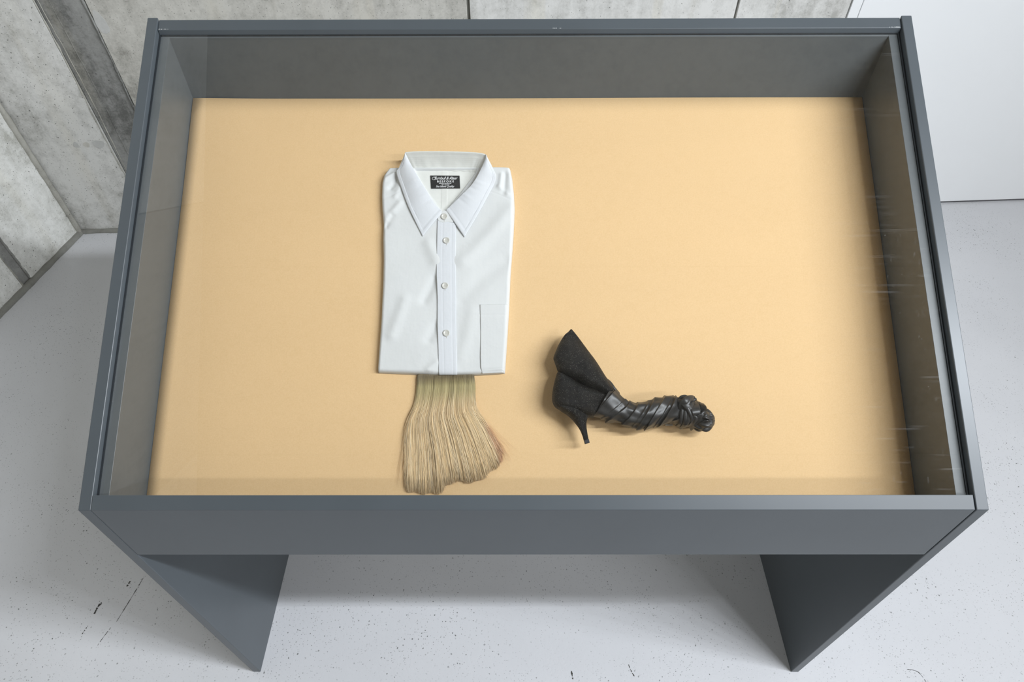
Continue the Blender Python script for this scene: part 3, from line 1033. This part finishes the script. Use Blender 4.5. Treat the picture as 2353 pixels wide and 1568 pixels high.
# flourish round the first capital
def swirl(cx, cy, r, w, name='lettering_flourish'):
    vs_, fs = [], []
    n = 40
    for k in range(n + 1):
        a = 0.4 + 2 * math.pi * 1.25 * k / n
        rr = r * (1 - 0.35 * k / n)
        for q in (-w, w):
            vs_.append((cx + (rr + q) * math.cos(a) * 1.15, cy + (rr + q) * math.sin(a), 0.0006))
    for k in range(n):
        fs.append((2 * k, 2 * k + 1, 2 * k + 3, 2 * k + 2))
    link(name, mesh_from(vs_, fs), M['label_white'], label_o)
swirl(-0.0245, 0.0080, 0.0040, 0.00032)
swirl(0.0140, 0.0088, 0.0032, 0.00025)

# ------------------------------------------------------------------ lock of hair
HX, HS = -0.165, 0.235
hair = empty('hair_bundle', (0, 0, 0), (0, 0, 0), 'bundle of straight blonde hair spilling from under the folded shirt', 'hair')
place(hair, HX, HS)
def LH(pts):
    return [(p[0] - HX, p[1] - HS) + tuple(p[2:]) for p in pts]
hl = catmull(LH([(-0.2274, 0.3399), (-0.2299, 0.3346), (-0.2324, 0.3024), (-0.2367, 0.2706), (-0.2438, 0.2470), (-0.2470, 0.2158), (-0.2479, 0.1654), (-0.2477, 0.1376), (-0.2468, 0.1108)]), 8)
hr = catmull(LH([(-0.1138, 0.3398), (-0.1137, 0.3335), (-0.1099, 0.3112), (-0.1068, 0.2687), (-0.0943, 0.2434), (-0.0828, 0.2226), (-0.0740, 0.2053), (-0.0635, 0.1839), (-0.0548, 0.1644)]), 8)
tip_line = catmull(LH([(-0.2469, 0.1141), (-0.2338, 0.1058), (-0.2081, 0.1008), (-0.1936, 0.1025), (-0.1732, 0.1066), (-0.1649, 0.1174), (-0.1377, 0.1241), (-0.1061, 0.1266), (-0.0788, 0.1399), (-0.0548, 0.1661)]), 8)

def hair_tint(t, u, r):
    shaded_root = (0.20, 0.155, 0.085); green = (0.46, 0.385, 0.185); blonde = (0.76, 0.560, 0.310); pale = (0.90, 0.73, 0.48); dark = (0.36, 0.245, 0.125)
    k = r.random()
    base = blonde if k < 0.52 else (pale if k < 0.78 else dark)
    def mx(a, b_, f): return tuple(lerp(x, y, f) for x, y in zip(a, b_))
    c = mx(shaded_root, green, smooth01((t - 0.05) / 0.09))  # brown root tone, with the shirt's shade put into the colour
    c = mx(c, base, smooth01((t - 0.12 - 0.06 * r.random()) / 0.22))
    if u > 0.925 and t > 0.52:
        c = mx(c, (0.66, 0.27, 0.17), 0.62 * smooth01((u - 0.925) / 0.05) * smooth01((t - 0.52) / 0.2) * (0.35 + 0.65 * r.random()))
    j = r.uniform(0.82, 1.15)
    return tuple(min(1, x * j) for x in c)

def hair_path(u, r, n, stray=0.0):
    """centre line of one hair: u across the bundle"""
    tp = poly_at(tip_line, max(0, min(1, u)))
    end_l, end_r = hl[-1], hr[-1]
    lock = math.sin(u * 43) * 0.5 + math.sin(u * 19 + 1.3) * 0.5
    cut = (-0.024 * r.random() ** 1.8 + 0.003) + 0.004 * lock
    wob = r.uniform(-1, 1)
    ph = r.uniform(0, 6.28)
    out = []
    for i in range(n + 1):
        t = i / n
        a = poly_at(hl, t); b_ = poly_at(hr, t)
        x, y = lerp(a[0], b_[0], u), lerp(a[1], b_[1], u)
        ex = lerp(end_l[0], end_r[0], u); ey = lerp(end_l[1], end_r[1], u)
        q = smooth01(t)
        x += (tp[0] - ex) * q; y += (tp[1] - cut - ey) * t * t
        x += 0.0032 * math.sin(2.2 * math.pi * t + 0.7 + 2 * u) * math.sin(math.pi * min(1, t * 1.4)) * (1 - 0.4 * u)
        x += 0.0030 * wob * math.sin(5 * t + ph) * t + 0.0022 * wob * t * t + 0.0020 * lock * math.sin(7 * t + u * 9) * t * 0.6
        if stray:
            x += stray * t ** 2.2 * wob; y += abs(stray) * 0.25 * t ** 3 * r.uniform(0.2, 1)
        prof = math.sqrt(max(0.02, 1 - (2 * u - 1) ** 4))
        out.append((x, y, t, prof, lock))
    return out

def make_hair(name, count, seed, radius, stray=False, lo=0.0018, hi=0.0125):
    r = random.Random(seed)
    vs_, fs, cols = [], [], []
    n = 22
    for k in range(count):
        u = min(0.999, max(0.001, r.random()))
        if stray: u = r.choice((r.uniform(0, 0.06), r.uniform(0.94, 1.0), r.uniform(0, 1)))
        lvl = r.random() ** 0.8
        path = hair_path(u, r, n, r.uniform(0.004, 0.040) * (1 if stray else 0))
        rad = radius * r.uniform(0.7, 1.3)
        sr = random.Random(seed * 7919 + k)
        base = len(vs_)
        tint_r = r.random()
        for i, (x, y, t, prof, lock) in enumerate(path):
            top_h = lerp(0.0035, hi, prof) * (1.0 - 0.45 * t) * (1 + 0.16 * lock)
            if t < 0.09: top_h = min(top_h, 0.0075)
            z = 0.0012 + (top_h - 0.0012) * lvl
            w = rad * (1.0 if t < 0.85 else lerp(1.0, 0.25, (t - 0.85) / 0.15))
            d = (path[min(i + 1, n)][0] - path[max(i - 1, 0)][0], path[min(i + 1, n)][1] - path[max(i - 1, 0)][1])
            q = math.hypot(*d) or 1
            nx_, ny_ = -d[1] / q, d[0] / q
            sr2 = random.Random(seed * 7919 + k)
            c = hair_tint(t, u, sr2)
            for (ax, az) in ((-1, -0.4), (0, 1), (1, -0.4)):
                vs_.append((x + nx_ * ax * w, y + ny_ * ax * w, max(0.0003, z + az * w)))
                cols.append((*c, 1))
        for i in range(n):
            for q_ in range(3):
                a = base + i * 3 + q_; b_ = base + i * 3 + (q_ + 1) % 3
                fs.append((a, b_, b_ + 3, a + 3))
    m = mesh_from(vs_, fs)
    ca = m.color_attributes.new('tint', 'FLOAT_COLOR', 'POINT')
    flat = [c for col in cols for c in col]
    ca.data.foreach_set('color', flat)
    o = link(name, m, M['hair'], hair, True)
    o['kind'] = 'stuff'
    return o
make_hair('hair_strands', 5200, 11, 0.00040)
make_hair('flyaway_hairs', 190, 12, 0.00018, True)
# the dense heart of the bundle
def hair_core():
    P = []
    nj, ni = 60, 40
    vs_, fs, cols = [], [], []
    r = random.Random(5)
    for j in range(nj + 1):
        t = j / nj * 0.93
        for i in range(ni + 1):
            u = 0.03 + 0.94 * i / ni
            rr = random.Random(1)
            pth = hair_path(u, rr, nj, 0)
            idx = min(nj, int(round(t * nj)))
            x, y, tt, prof, lock = pth[idx]
            z = (lerp(0.0025, 0.0085, prof) * (1 - 0.45 * t) * (1 + 0.16 * lock)) * min(1, 8 * min(u, 1 - u) + 0.15)
            if t < 0.09: z = min(z, 0.006)
            if j == nj: z = 0.0005
            vs_.append((x, y, z))
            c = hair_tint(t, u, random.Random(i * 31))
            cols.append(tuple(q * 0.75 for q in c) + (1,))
    for j in range(nj):
        for i in range(ni):
            a = j * (ni + 1) + i
            fs.append((a, a + ni + 1, a + ni + 2, a + 1))
    m = mesh_from(vs_, fs)
    ca = m.color_attributes.new('tint', 'FLOAT_COLOR', 'POINT')
    ca.data.foreach_set('color', [q for c in cols for q in c])
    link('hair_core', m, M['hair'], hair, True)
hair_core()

# ------------------------------------------------------------------ wrapped shoe
FX, FS = 0.190, 0.280
shoe = empty('wrapped_high_heel', (0, 0, 0), (0, 0, 0), 'black high heeled shoe bound in knotted black leather, lying on its side', 'shoe')
place(shoe, FX, FS)
def LF(pts):
    return [(p[0] - FX, p[1] - FS) + tuple(p[2:]) for p in pts]

def inflate(name, outline, spine, mid, mat, parent=None, rings=9, closed_n=6, top_bias=1.0, power=0.5, edge=0.0015, disp=None):
    """a padded shape: outline in the plane, bulging towards a spine whose points carry half thicknesses"""
    O_ = catmull(outline, closed_n, True)
    S_ = catmull(spine, 10)
    n = len(O_)
    tgt = []
    for p in O_:
        tgt.append(min(S_, key=lambda q: (q[0] - p[0]) ** 2 + (q[1] - p[1]) ** 2))
    for _ in range(5):     # smooth the targets round the outline
        tgt = [tuple((a + 2 * b_ + c_) / 4 for a, b_, c_ in zip(tgt[i - 1], tgt[i], tgt[(i + 1) % n])) for i in range(n)]
    tgt = [min(S_, key=lambda q: (q[0] - p[0]) ** 2 + (q[1] - p[1]) ** 2) for p in tgt]
    vs_, fs = [], []
    def ring(f, sign):
        k = math.sqrt(max(0.0, 1 - (1 - f) ** 2)) if power == 0.5 else f ** power
        for p, q in zip(O_, tgt):
            x, y = lerp(p[0], q[0], f), lerp(p[1], q[1], f)
            z = mid + sign * (edge + (q[2] - edge) * k) * (top_bias if sign > 0 else 1.0)
            if disp and sign > 0: z += disp(x, y, f)
            vs_.append((x, y, max(z, 0.0008)))
    order = [(j / rings, 1) for j in range(rings, -1, -1)] + [(j / rings, -1) for j in range(0, rings + 1)]
    for f, sgn in order:
        ring(1 - (1 - f) ** 1.0 if f < 1 else 1.0, sgn)
    for j in range(len(order) - 1):
        for i in range(n):
            a = j * n + i; b_ = j * n + (i + 1) % n
            fs.append((a, b_, b_ + n, a + n))
    bm = bmesh.new()
    m0 = mesh_from(vs_, fs)
    bm.from_mesh(m0)
    bmesh.ops.remove_doubles(bm, verts=bm.verts, dist=0.00005)
    bmesh.ops.holes_fill(bm, edges=[e for e in bm.edges if e.is_boundary], sides=0)
    for _ in range(4):
        bmesh.ops.smooth_vert(bm, verts=[v for v in bm.verts if v.co.z > mid + 0.45 * max(q[2] for q in S_)], factor=0.5, use_axis_x=True, use_axis_y=True, use_axis_z=True)
    m = from_bm(bm)
    return link(name, m, mat, parent or shoe, True)

MID = 0.034
def crease_u(x, y, f):
    return 0.0010 * math.sin(180 * (x * 0.8 - y * 0.6)) * f
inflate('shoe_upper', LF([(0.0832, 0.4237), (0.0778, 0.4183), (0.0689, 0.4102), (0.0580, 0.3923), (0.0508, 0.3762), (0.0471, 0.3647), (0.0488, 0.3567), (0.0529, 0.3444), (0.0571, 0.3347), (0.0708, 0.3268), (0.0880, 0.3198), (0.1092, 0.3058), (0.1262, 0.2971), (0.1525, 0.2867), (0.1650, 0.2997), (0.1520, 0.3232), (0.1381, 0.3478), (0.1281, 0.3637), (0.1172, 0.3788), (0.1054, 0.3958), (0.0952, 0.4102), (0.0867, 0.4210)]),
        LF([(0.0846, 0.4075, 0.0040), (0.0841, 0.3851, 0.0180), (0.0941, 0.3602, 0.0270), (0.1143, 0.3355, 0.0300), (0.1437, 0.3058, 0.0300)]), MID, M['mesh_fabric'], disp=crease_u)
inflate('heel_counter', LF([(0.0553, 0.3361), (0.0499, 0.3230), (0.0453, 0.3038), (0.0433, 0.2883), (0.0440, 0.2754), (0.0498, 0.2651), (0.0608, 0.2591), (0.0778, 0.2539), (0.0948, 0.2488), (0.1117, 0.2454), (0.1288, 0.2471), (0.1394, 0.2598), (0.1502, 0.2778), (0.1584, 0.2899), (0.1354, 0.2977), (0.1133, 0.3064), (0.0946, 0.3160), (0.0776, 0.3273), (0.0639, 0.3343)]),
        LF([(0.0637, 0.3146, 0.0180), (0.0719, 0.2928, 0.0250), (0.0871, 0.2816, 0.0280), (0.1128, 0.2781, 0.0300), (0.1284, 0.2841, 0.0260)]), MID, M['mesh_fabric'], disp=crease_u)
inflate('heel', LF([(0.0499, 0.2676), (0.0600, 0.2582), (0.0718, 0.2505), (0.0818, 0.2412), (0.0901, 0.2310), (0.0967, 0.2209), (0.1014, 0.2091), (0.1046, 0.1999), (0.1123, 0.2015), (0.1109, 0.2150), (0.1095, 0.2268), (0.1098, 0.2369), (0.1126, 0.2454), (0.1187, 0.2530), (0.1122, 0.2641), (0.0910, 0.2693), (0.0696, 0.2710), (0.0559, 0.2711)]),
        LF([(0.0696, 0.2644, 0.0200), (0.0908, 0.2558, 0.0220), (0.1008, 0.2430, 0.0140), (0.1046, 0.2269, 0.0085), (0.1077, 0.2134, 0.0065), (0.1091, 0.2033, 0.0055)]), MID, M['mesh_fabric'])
cap_px = LF([(0.1038, 0.2015), (0.1057, 0.1940), (0.1147, 0.1965), (0.1127, 0.2040)])
link('heel_tip', prism([(p[0], p[1]) for p in cap_px], MID - 0.0055, MID + 0.006, 'z', 0.0008, 2), M['heel_cap'], shoe)
inflate('leather_tongue', LF([(0.1492, 0.3247), (0.1568, 0.3212), (0.1635, 0.3142), (0.1684, 0.3063), (0.1734, 0.3002), (0.1775, 0.2932), (0.1688, 0.2915), (0.1604, 0.2993), (0.1539, 0.3116)]),
        LF([(0.1552, 0.3162, 0.0070), (0.1635, 0.3057, 0.0100), (0.1700, 0.2953, 0.0080)]), 0.030, M['leather'])
# seam across the heel
def ridge_tube(name, pts, rad, mat, parent=None, flat=1.0, n=10, sub=10, taper=False):
    P = catmull(pts, sub)
    vs_, fs = [], []
    m_ = len(P)
    for i, p in enumerate(P):
        a = Vector(P[max(i - 1, 0)][:3]); b_ = Vector(P[min(i + 1, m_ - 1)][:3])
        d = (b_ - a).normalized()
        up = Vector((0, 0, 1)) if abs(d.z) < 0.85 else Vector((0, 1, 0))
        e = d.cross(up).normalized(); f = e.cross(d).normalized()
        w = rad * (math.sin(math.pi * min(1, max(0, (i + 0.3) / (m_ - 0.4)))) ** 0.5 if taper else 1.0)
        for j in range(n):
            t = 2 * math.pi * j / n
            vs_.append(Vector(p[:3]) + e * w * math.cos(t) + f * w * flat * math.sin(t))
    for i in range(m_ - 1):
        for j in range(n):
            fs.append((i * n + j, i * n + (j + 1) % n, (i + 1) * n + (j + 1) % n, (i + 1) * n + j))
    fs.append(tuple(range(n))[::-1]); fs.append(tuple((m_ - 1) * n + j for j in range(n)))
    bm = bmesh.new(); bm.from_mesh(mesh_from(vs_, fs))
    return link(name, from_bm(bm), mat, parent or shoe, True)

# leather wound round the arch: a tube whose surface overlaps itself in a spiral
tops = LF([(0.1592, 0.3057), (0.1743, 0.2936), (0.1918, 0.2797), (0.2070, 0.2746), (0.2277, 0.2780), (0.2477, 0.2831), (0.2659, 0.2874), (0.2797, 0.2883), (0.2914, 0.2831), (0.3033, 0.2805), (0.3187, 0.2796), (0.3321, 0.2753)])
bots = LF([(0.1231, 0.2481), (0.1467, 0.2387), (0.1687, 0.2353), (0.1863, 0.2268), (0.2065, 0.2226), (0.2218, 0.2226), (0.2389, 0.2259), (0.2613, 0.2310), (0.2802, 0.2344), (0.2927, 0.2301), (0.3071, 0.2301), (0.3186, 0.2242)])
tops_s = catmull(tops, 44); bots_s = catmull(bots, 44)
wrap_n = len(tops_s)
turn_marks = [0.015, 0.105, 0.150, 0.255, 0.345, 0.385, 0.475, 0.585, 0.625, 0.735, 0.80, 0.845, 0.885, 0.93, 1.04]
def saw(v):
    for i in range(len(turn_marks) - 1):
        a, b_ = turn_marks[i], turn_marks[i + 1]
        if a <= v < b_:
            f = (v - a) / (b_ - a)
            return f, (b_ - a)
    return 0.0, 0.05
def make_wrap():
    k = 120
    vs_, fs = [], []
    for i in range(wrap_n):
        t = i / (wrap_n - 1)
        a = Vector((*tops_s[i][:2], 0)); b_ = Vector((*bots_s[i][:2], 0))
        c_ = (a + b_) / 2
        ax = (a - b_) / 2
        R = ax.length
        ax.normalize()
        hh = R * 0.93
        for j in range(k):
            th = 2 * math.pi * j / k        # 0 = upper edge, pi/2 = towards the viewer, pi = lower edge
            side_f = (1 - math.cos(th)) / 2
            v = t + (0.075 + 0.03 * math.sin(13 * t)) * (side_f - 0.5) + 0.008 * math.sin(2 * th + 9 * t) + 0.006 * math.sin(23 * t)
            f, wd = saw(min(max(v, 0.0151), 1.03))
            g_ = f * wd                      # distance from the overlapping edge along the tube
            rise = smooth01(g_ / 0.012)
            amp = 0.0031 * min(1.4, wd / 0.08) * (1 + 0.35 * math.sin(17 * t + 2 * th))
            d = amp * rise * (1 - f) ** 1.1 + 0.0003 * math.exp(-((g_ - 0.012) / 0.008) ** 2)
            d += 0.0008 * math.sin(5 * th + 31 * t) + 0.0006 * math.sin(9 * th - 17 * t)
            if 0.55 < t < 0.80:
                d += 0.003 * math.exp(-((t - 0.665) / 0.06) ** 2) * max(0, math.sin(th + 0.3))
            r_ = R - 0.0015 + d
            p = c_ + ax * (r_ * math.cos(th))
            z = MID + (hh - 0.0015 + d) * math.sin(th)
            vs_.append((p.x, p.y, max(0.001, z)))
    for i in range(wrap_n - 1):
        for j in range(k):
            fs.append((i * k + j, i * k + (j + 1) % k, (i + 1) * k + (j + 1) % k, (i + 1) * k + j))
    fs.append(tuple((wrap_n - 1) * k + j for j in range(k)))
    fs.append(tuple(range(k))[::-1])
    bm = bmesh.new(); bm.from_mesh(mesh_from(vs_, fs))
    return link('leather_wrap', from_bm(bm), M['leather'], shoe, True)
make_wrap()

# straps tied tight round the front end
def strap(i0, i1, wob, rad, lift):
    pts = []
    for j in range(13):
        th = -0.35 + (math.pi + 0.7) * j / 12
        f = (1 - math.cos(max(0, min(math.pi, th)))) / 2
        i = lerp(i0, i1, f) + wob * math.sin(3 * th)
        i = max(0, min(wrap_n - 1, i))
        a0 = tops_s[int(i)]; b0 = bots_s[int(i)]
        cx, cy = (a0[0] + b0[0]) / 2, (a0[1] + b0[1]) / 2
        R = math.dist(a0[:2], b0[:2]) / 2
        ax = ((a0[0] - b0[0]) / 2 / R, (a0[1] - b0[1]) / 2 / R)
        pts.append((cx + ax[0] * (R + lift) * math.cos(th), cy + ax[1] * (R + lift) * math.cos(th), max(0.003, MID + (R * 0.93 + lift) * math.sin(th))))
    ridge_tube('strap', pts, rad, M['leather'], None, 0.55, 10, 8)
strap(wrap_n * 0.765, wrap_n * 0.790, 2, 0.0042, 0.0012)
strap(wrap_n * 0.800, wrap_n * 0.845, 3, 0.0045, 0.0020)
strap(wrap_n * 0.870, wrap_n * 0.865, -2, 0.0050, 0.0024)
strap(wrap_n * 0.885, wrap_n * 0.905, 2, 0.0038, 0.0012)
# knot: two bands crossing over a loop
ridge_tube('knot', LF([(0.2831, 0.2832, 0.0400), (0.2867, 0.2799, 0.0520), (0.2913, 0.2728, 0.0620), (0.2982, 0.2656, 0.0660), (0.3044, 0.2584, 0.0630), (0.3065, 0.2512, 0.0600)]), 0.0068, M['leather'], None, 0.42, 14, 10)
ridge_tube('knot', LF([(0.2896, 0.2600, 0.0560), (0.2908, 0.2676, 0.0630), (0.2957, 0.2737, 0.0680), (0.3037, 0.2784, 0.0640), (0.3130, 0.2804, 0.0550), (0.3188, 0.2798, 0.0460)]), 0.0066, M['leather'], None, 0.45, 14, 10)
ridge_tube('knot', LF([(0.2877, 0.2763, 0.0540), (0.2929, 0.2817, 0.0580), (0.3000, 0.2823, 0.0600), (0.3036, 0.2767, 0.0640), (0.3001, 0.2681, 0.0660), (0.2926, 0.2640, 0.0650)]), 0.0045, M['leather'], None, 0.6, 12, 10)
ridge_tube('strap', LF([(0.2981, 0.2639, 0.0660), (0.3029, 0.2557, 0.0650), (0.3073, 0.2460, 0.0620), (0.3107, 0.2354, 0.0500), (0.3131, 0.2270, 0.0300)]), 0.0034, M['leather'], None, 0.6, 10, 8)
def patch(name, a0, b0, bulge, thick=0.0022, rows=12):
    A = catmull(a0, 10); B_ = catmull(b0, 10)
    m_ = min(len(A), len(B_))
    P = []
    for i in range(m_):
        e = math.sin(math.pi * i / (m_ - 1))
        row = []
        for j in range(rows + 1):
            u = j / rows
            q = [lerp(p, r_, u) for p, r_ in zip(A[i], B_[i])]
            q[2] += bulge * math.sin(math.pi * u) ** 0.8 * (0.4 + 0.6 * e)
            q[2] += 0.0016 * math.sin(7.5 * u + 9 * i / m_ + 40 * bulge) * math.sin(math.pi * u)
            row.append(tuple(q))
        P.append(row)
    return sheet_grid(P, thick, name, M['leather'], shoe)
# loose pointed ends under the binding
patch('leather_end', LF([(0.2749, 0.2375, 0.0460), (0.2823, 0.2401, 0.0540), (0.2919, 0.2416, 0.0560), (0.3017, 0.2388, 0.0500)]), LF([(0.2789, 0.2345, 0.0320), (0.2898, 0.2281, 0.0280), (0.2970, 0.2235, 0.0220), (0.3053, 0.2328, 0.0320)]), 0.004)
patch('leather_end', LF([(0.3072, 0.2420, 0.0520), (0.3106, 0.2460, 0.0620), (0.3173, 0.2460, 0.0620), (0.3238, 0.2432, 0.0560)]), LF([(0.3095, 0.2315, 0.0380), (0.3155, 0.2206, 0.0260), (0.3207, 0.2257, 0.0360), (0.3269, 0.2333, 0.0460)]), 0.006)

# open cuff at the toe, curled sheet standing proud
def cuff():
    P = []
    a0 = LF([(0.3180, 0.2785, 0.0360), (0.3086, 0.2684, 0.0560), (0.3069, 0.2572, 0.0660), (0.3097, 0.2481, 0.0660), (0.3147, 0.2411, 0.0520)])
    b0 = LF([(0.3276, 0.2802, 0.0360), (0.3269, 0.2695, 0.0540), (0.3250, 0.2583, 0.0640), (0.3247, 0.2492, 0.0630), (0.3198, 0.2419, 0.0520)])
    A = catmull(a0, 8); B_ = catmull(b0, 8)
    for i in range(len(A)):
        row = []
        for j in range(9):
            u = j / 8
            row.append(tuple(lerp(p, q, u) for p, q in zip(A[i], B_[i])))
        P.append(row)
    sheet_grid(P, 0.0022, 'toe_cuff', M['leather'], shoe)
    a0 = LF([(0.3285, 0.2774, 0.0380), (0.3258, 0.2734, 0.0500), (0.3266, 0.2689, 0.0520)]); b0 = LF([(0.3428, 0.2729, 0.0320), (0.3399, 0.2690, 0.0440), (0.3389, 0.2628, 0.0460)])
    A = catmull(a0, 6); B_ = catmull(b0, 6)
    P = [[tuple(lerp(p, q, j / 8) for p, q in zip(A[i], B_[i])) for j in range(9)] for i in range(len(A))]
    sheet_grid(P, 0.0022, 'toe_cuff', M['leather'], shoe)
cuff()
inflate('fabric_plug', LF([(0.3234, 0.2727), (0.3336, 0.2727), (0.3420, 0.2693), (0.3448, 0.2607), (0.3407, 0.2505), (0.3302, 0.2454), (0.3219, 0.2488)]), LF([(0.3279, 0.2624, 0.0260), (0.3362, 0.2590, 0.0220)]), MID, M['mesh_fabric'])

# gathered leather at the very end: pleats twisted into a rosette
def toe_bunch():
    c = LF([(0.3367, 0.2403)])[0]
    nu, nv = 84, 48
    vs_, fs = [], []
    R = 0.0225
    for j in range(nv + 1):
        ph = math.pi * j / nv
        for i in range(nu):
            th = 2 * math.pi * i / nu
            x0 = -math.cos(ph); rr = math.sin(ph)          # pleats run along the shoe
            pl = 0.20 * (abs(math.sin(3.5 * th + 1.6 * x0)) - 0.5) + 0.09 * math.sin(9 * th - 3 * x0 + 1)
            k = 1 + pl * min(1, rr * 1.6)
            x = c[0] + x0 * R * 1.05
            y = c[1] + rr * R * 0.92 * k * math.cos(th)
            z = MID + rr * R * 1.0 * k * math.sin(th)
            vs_.append((x, y, max(0.001, z)))
    for j in range(nv):
        for i in range(nu):
            a = j * nu + i; b_ = j * nu + (i + 1) % nu
            fs.append((a, b_, b_ + nu, a + nu))
    bm = bmesh.new(); bm.from_mesh(mesh_from(vs_, fs))
    bmesh.ops.remove_doubles(bm, verts=bm.verts, dist=0.00002)
    link('toe_bunch', from_bm(bm), M['leather'], shoe, True)
    e = LF([(0.3528, 0.2414)])[0]
    vs_, fs = [], []
    n = 120
    for j, (rr, dx) in enumerate(((0.002, 0.001), (0.007, 0.004), (0.0125, 0.0030), (0.0150, -0.003), (0.0125, -0.010))):
        for i in range(n):
            th = 2 * math.pi * i / n
            k = rr * (1 + 0.11 * math.sin(17 * th) * (j / 4))
            vs_.append((e[0] - 0.004 + dx + 0.0016 * math.sin(17 * th + 1) * (j / 4), e[1] + k * math.cos(th) * 1.0, MID + 0.006 + k * math.sin(th) * 1.25))
    for j in range(4):
        for i in range(n):
            a = j * n + i; b_ = j * n + (i + 1) % n
            fs.append((a, b_, b_ + n, a + n))
    fs.append(tuple(range(n)))
    bm = bmesh.new(); bm.from_mesh(mesh_from(vs_, fs))
    link('toe_rosette', from_bm(bm), M['leather'], shoe, True)
toe_bunch()
patch('toe_fold', LF([(0.3148, 0.2414, 0.0580), (0.3202, 0.2474, 0.0640), (0.3286, 0.2499, 0.0640), (0.3362, 0.2462, 0.0600)]), LF([(0.3145, 0.2292, 0.0440), (0.3232, 0.2240, 0.0360), (0.3300, 0.2244, 0.0420), (0.3351, 0.2319, 0.0520)]), 0.0035)
patch('toe_fold', LF([(0.3249, 0.2512, 0.0600), (0.3336, 0.2562, 0.0600), (0.3429, 0.2533, 0.0560), (0.3518, 0.2463, 0.0500)]), LF([(0.3303, 0.2410, 0.0620), (0.3347, 0.2408, 0.0640), (0.3402, 0.2393, 0.0620), (0.3451, 0.2365, 0.0560)]), 0.002)
patch('toe_fold', LF([(0.3242, 0.2319, 0.0520), (0.3306, 0.2362, 0.0600), (0.3384, 0.2376, 0.0620), (0.3491, 0.2367, 0.0540)]), LF([(0.3261, 0.2221, 0.0280), (0.3345, 0.2235, 0.0320), (0.3448, 0.2252, 0.0320), (0.3527, 0.2314, 0.0380)]), 0.003)

# small clear holder the sole leans on
tagp = LF([(0.2710, 0.2362), (0.2858, 0.2361), (0.2856, 0.2318), (0.2708, 0.2318)])
hold = link('clear_holder', prism([(p[0] + FX, p[1] + FS) for p in tagp], 0.0002, 0.006, 'z', 0.0006, 1), M['clear'])
hx = sum(p[0] + FX for p in tagp) / 4; hs = sum(p[1] + FS for p in tagp) / 4
for v in hold.data.vertices:
    v.co.x -= hx; v.co.y -= hs
place(hold, hx, hs)
hold['label'] = 'tiny clear plastic holder under the leather wrapped sole'
hold['category'] = 'holder'
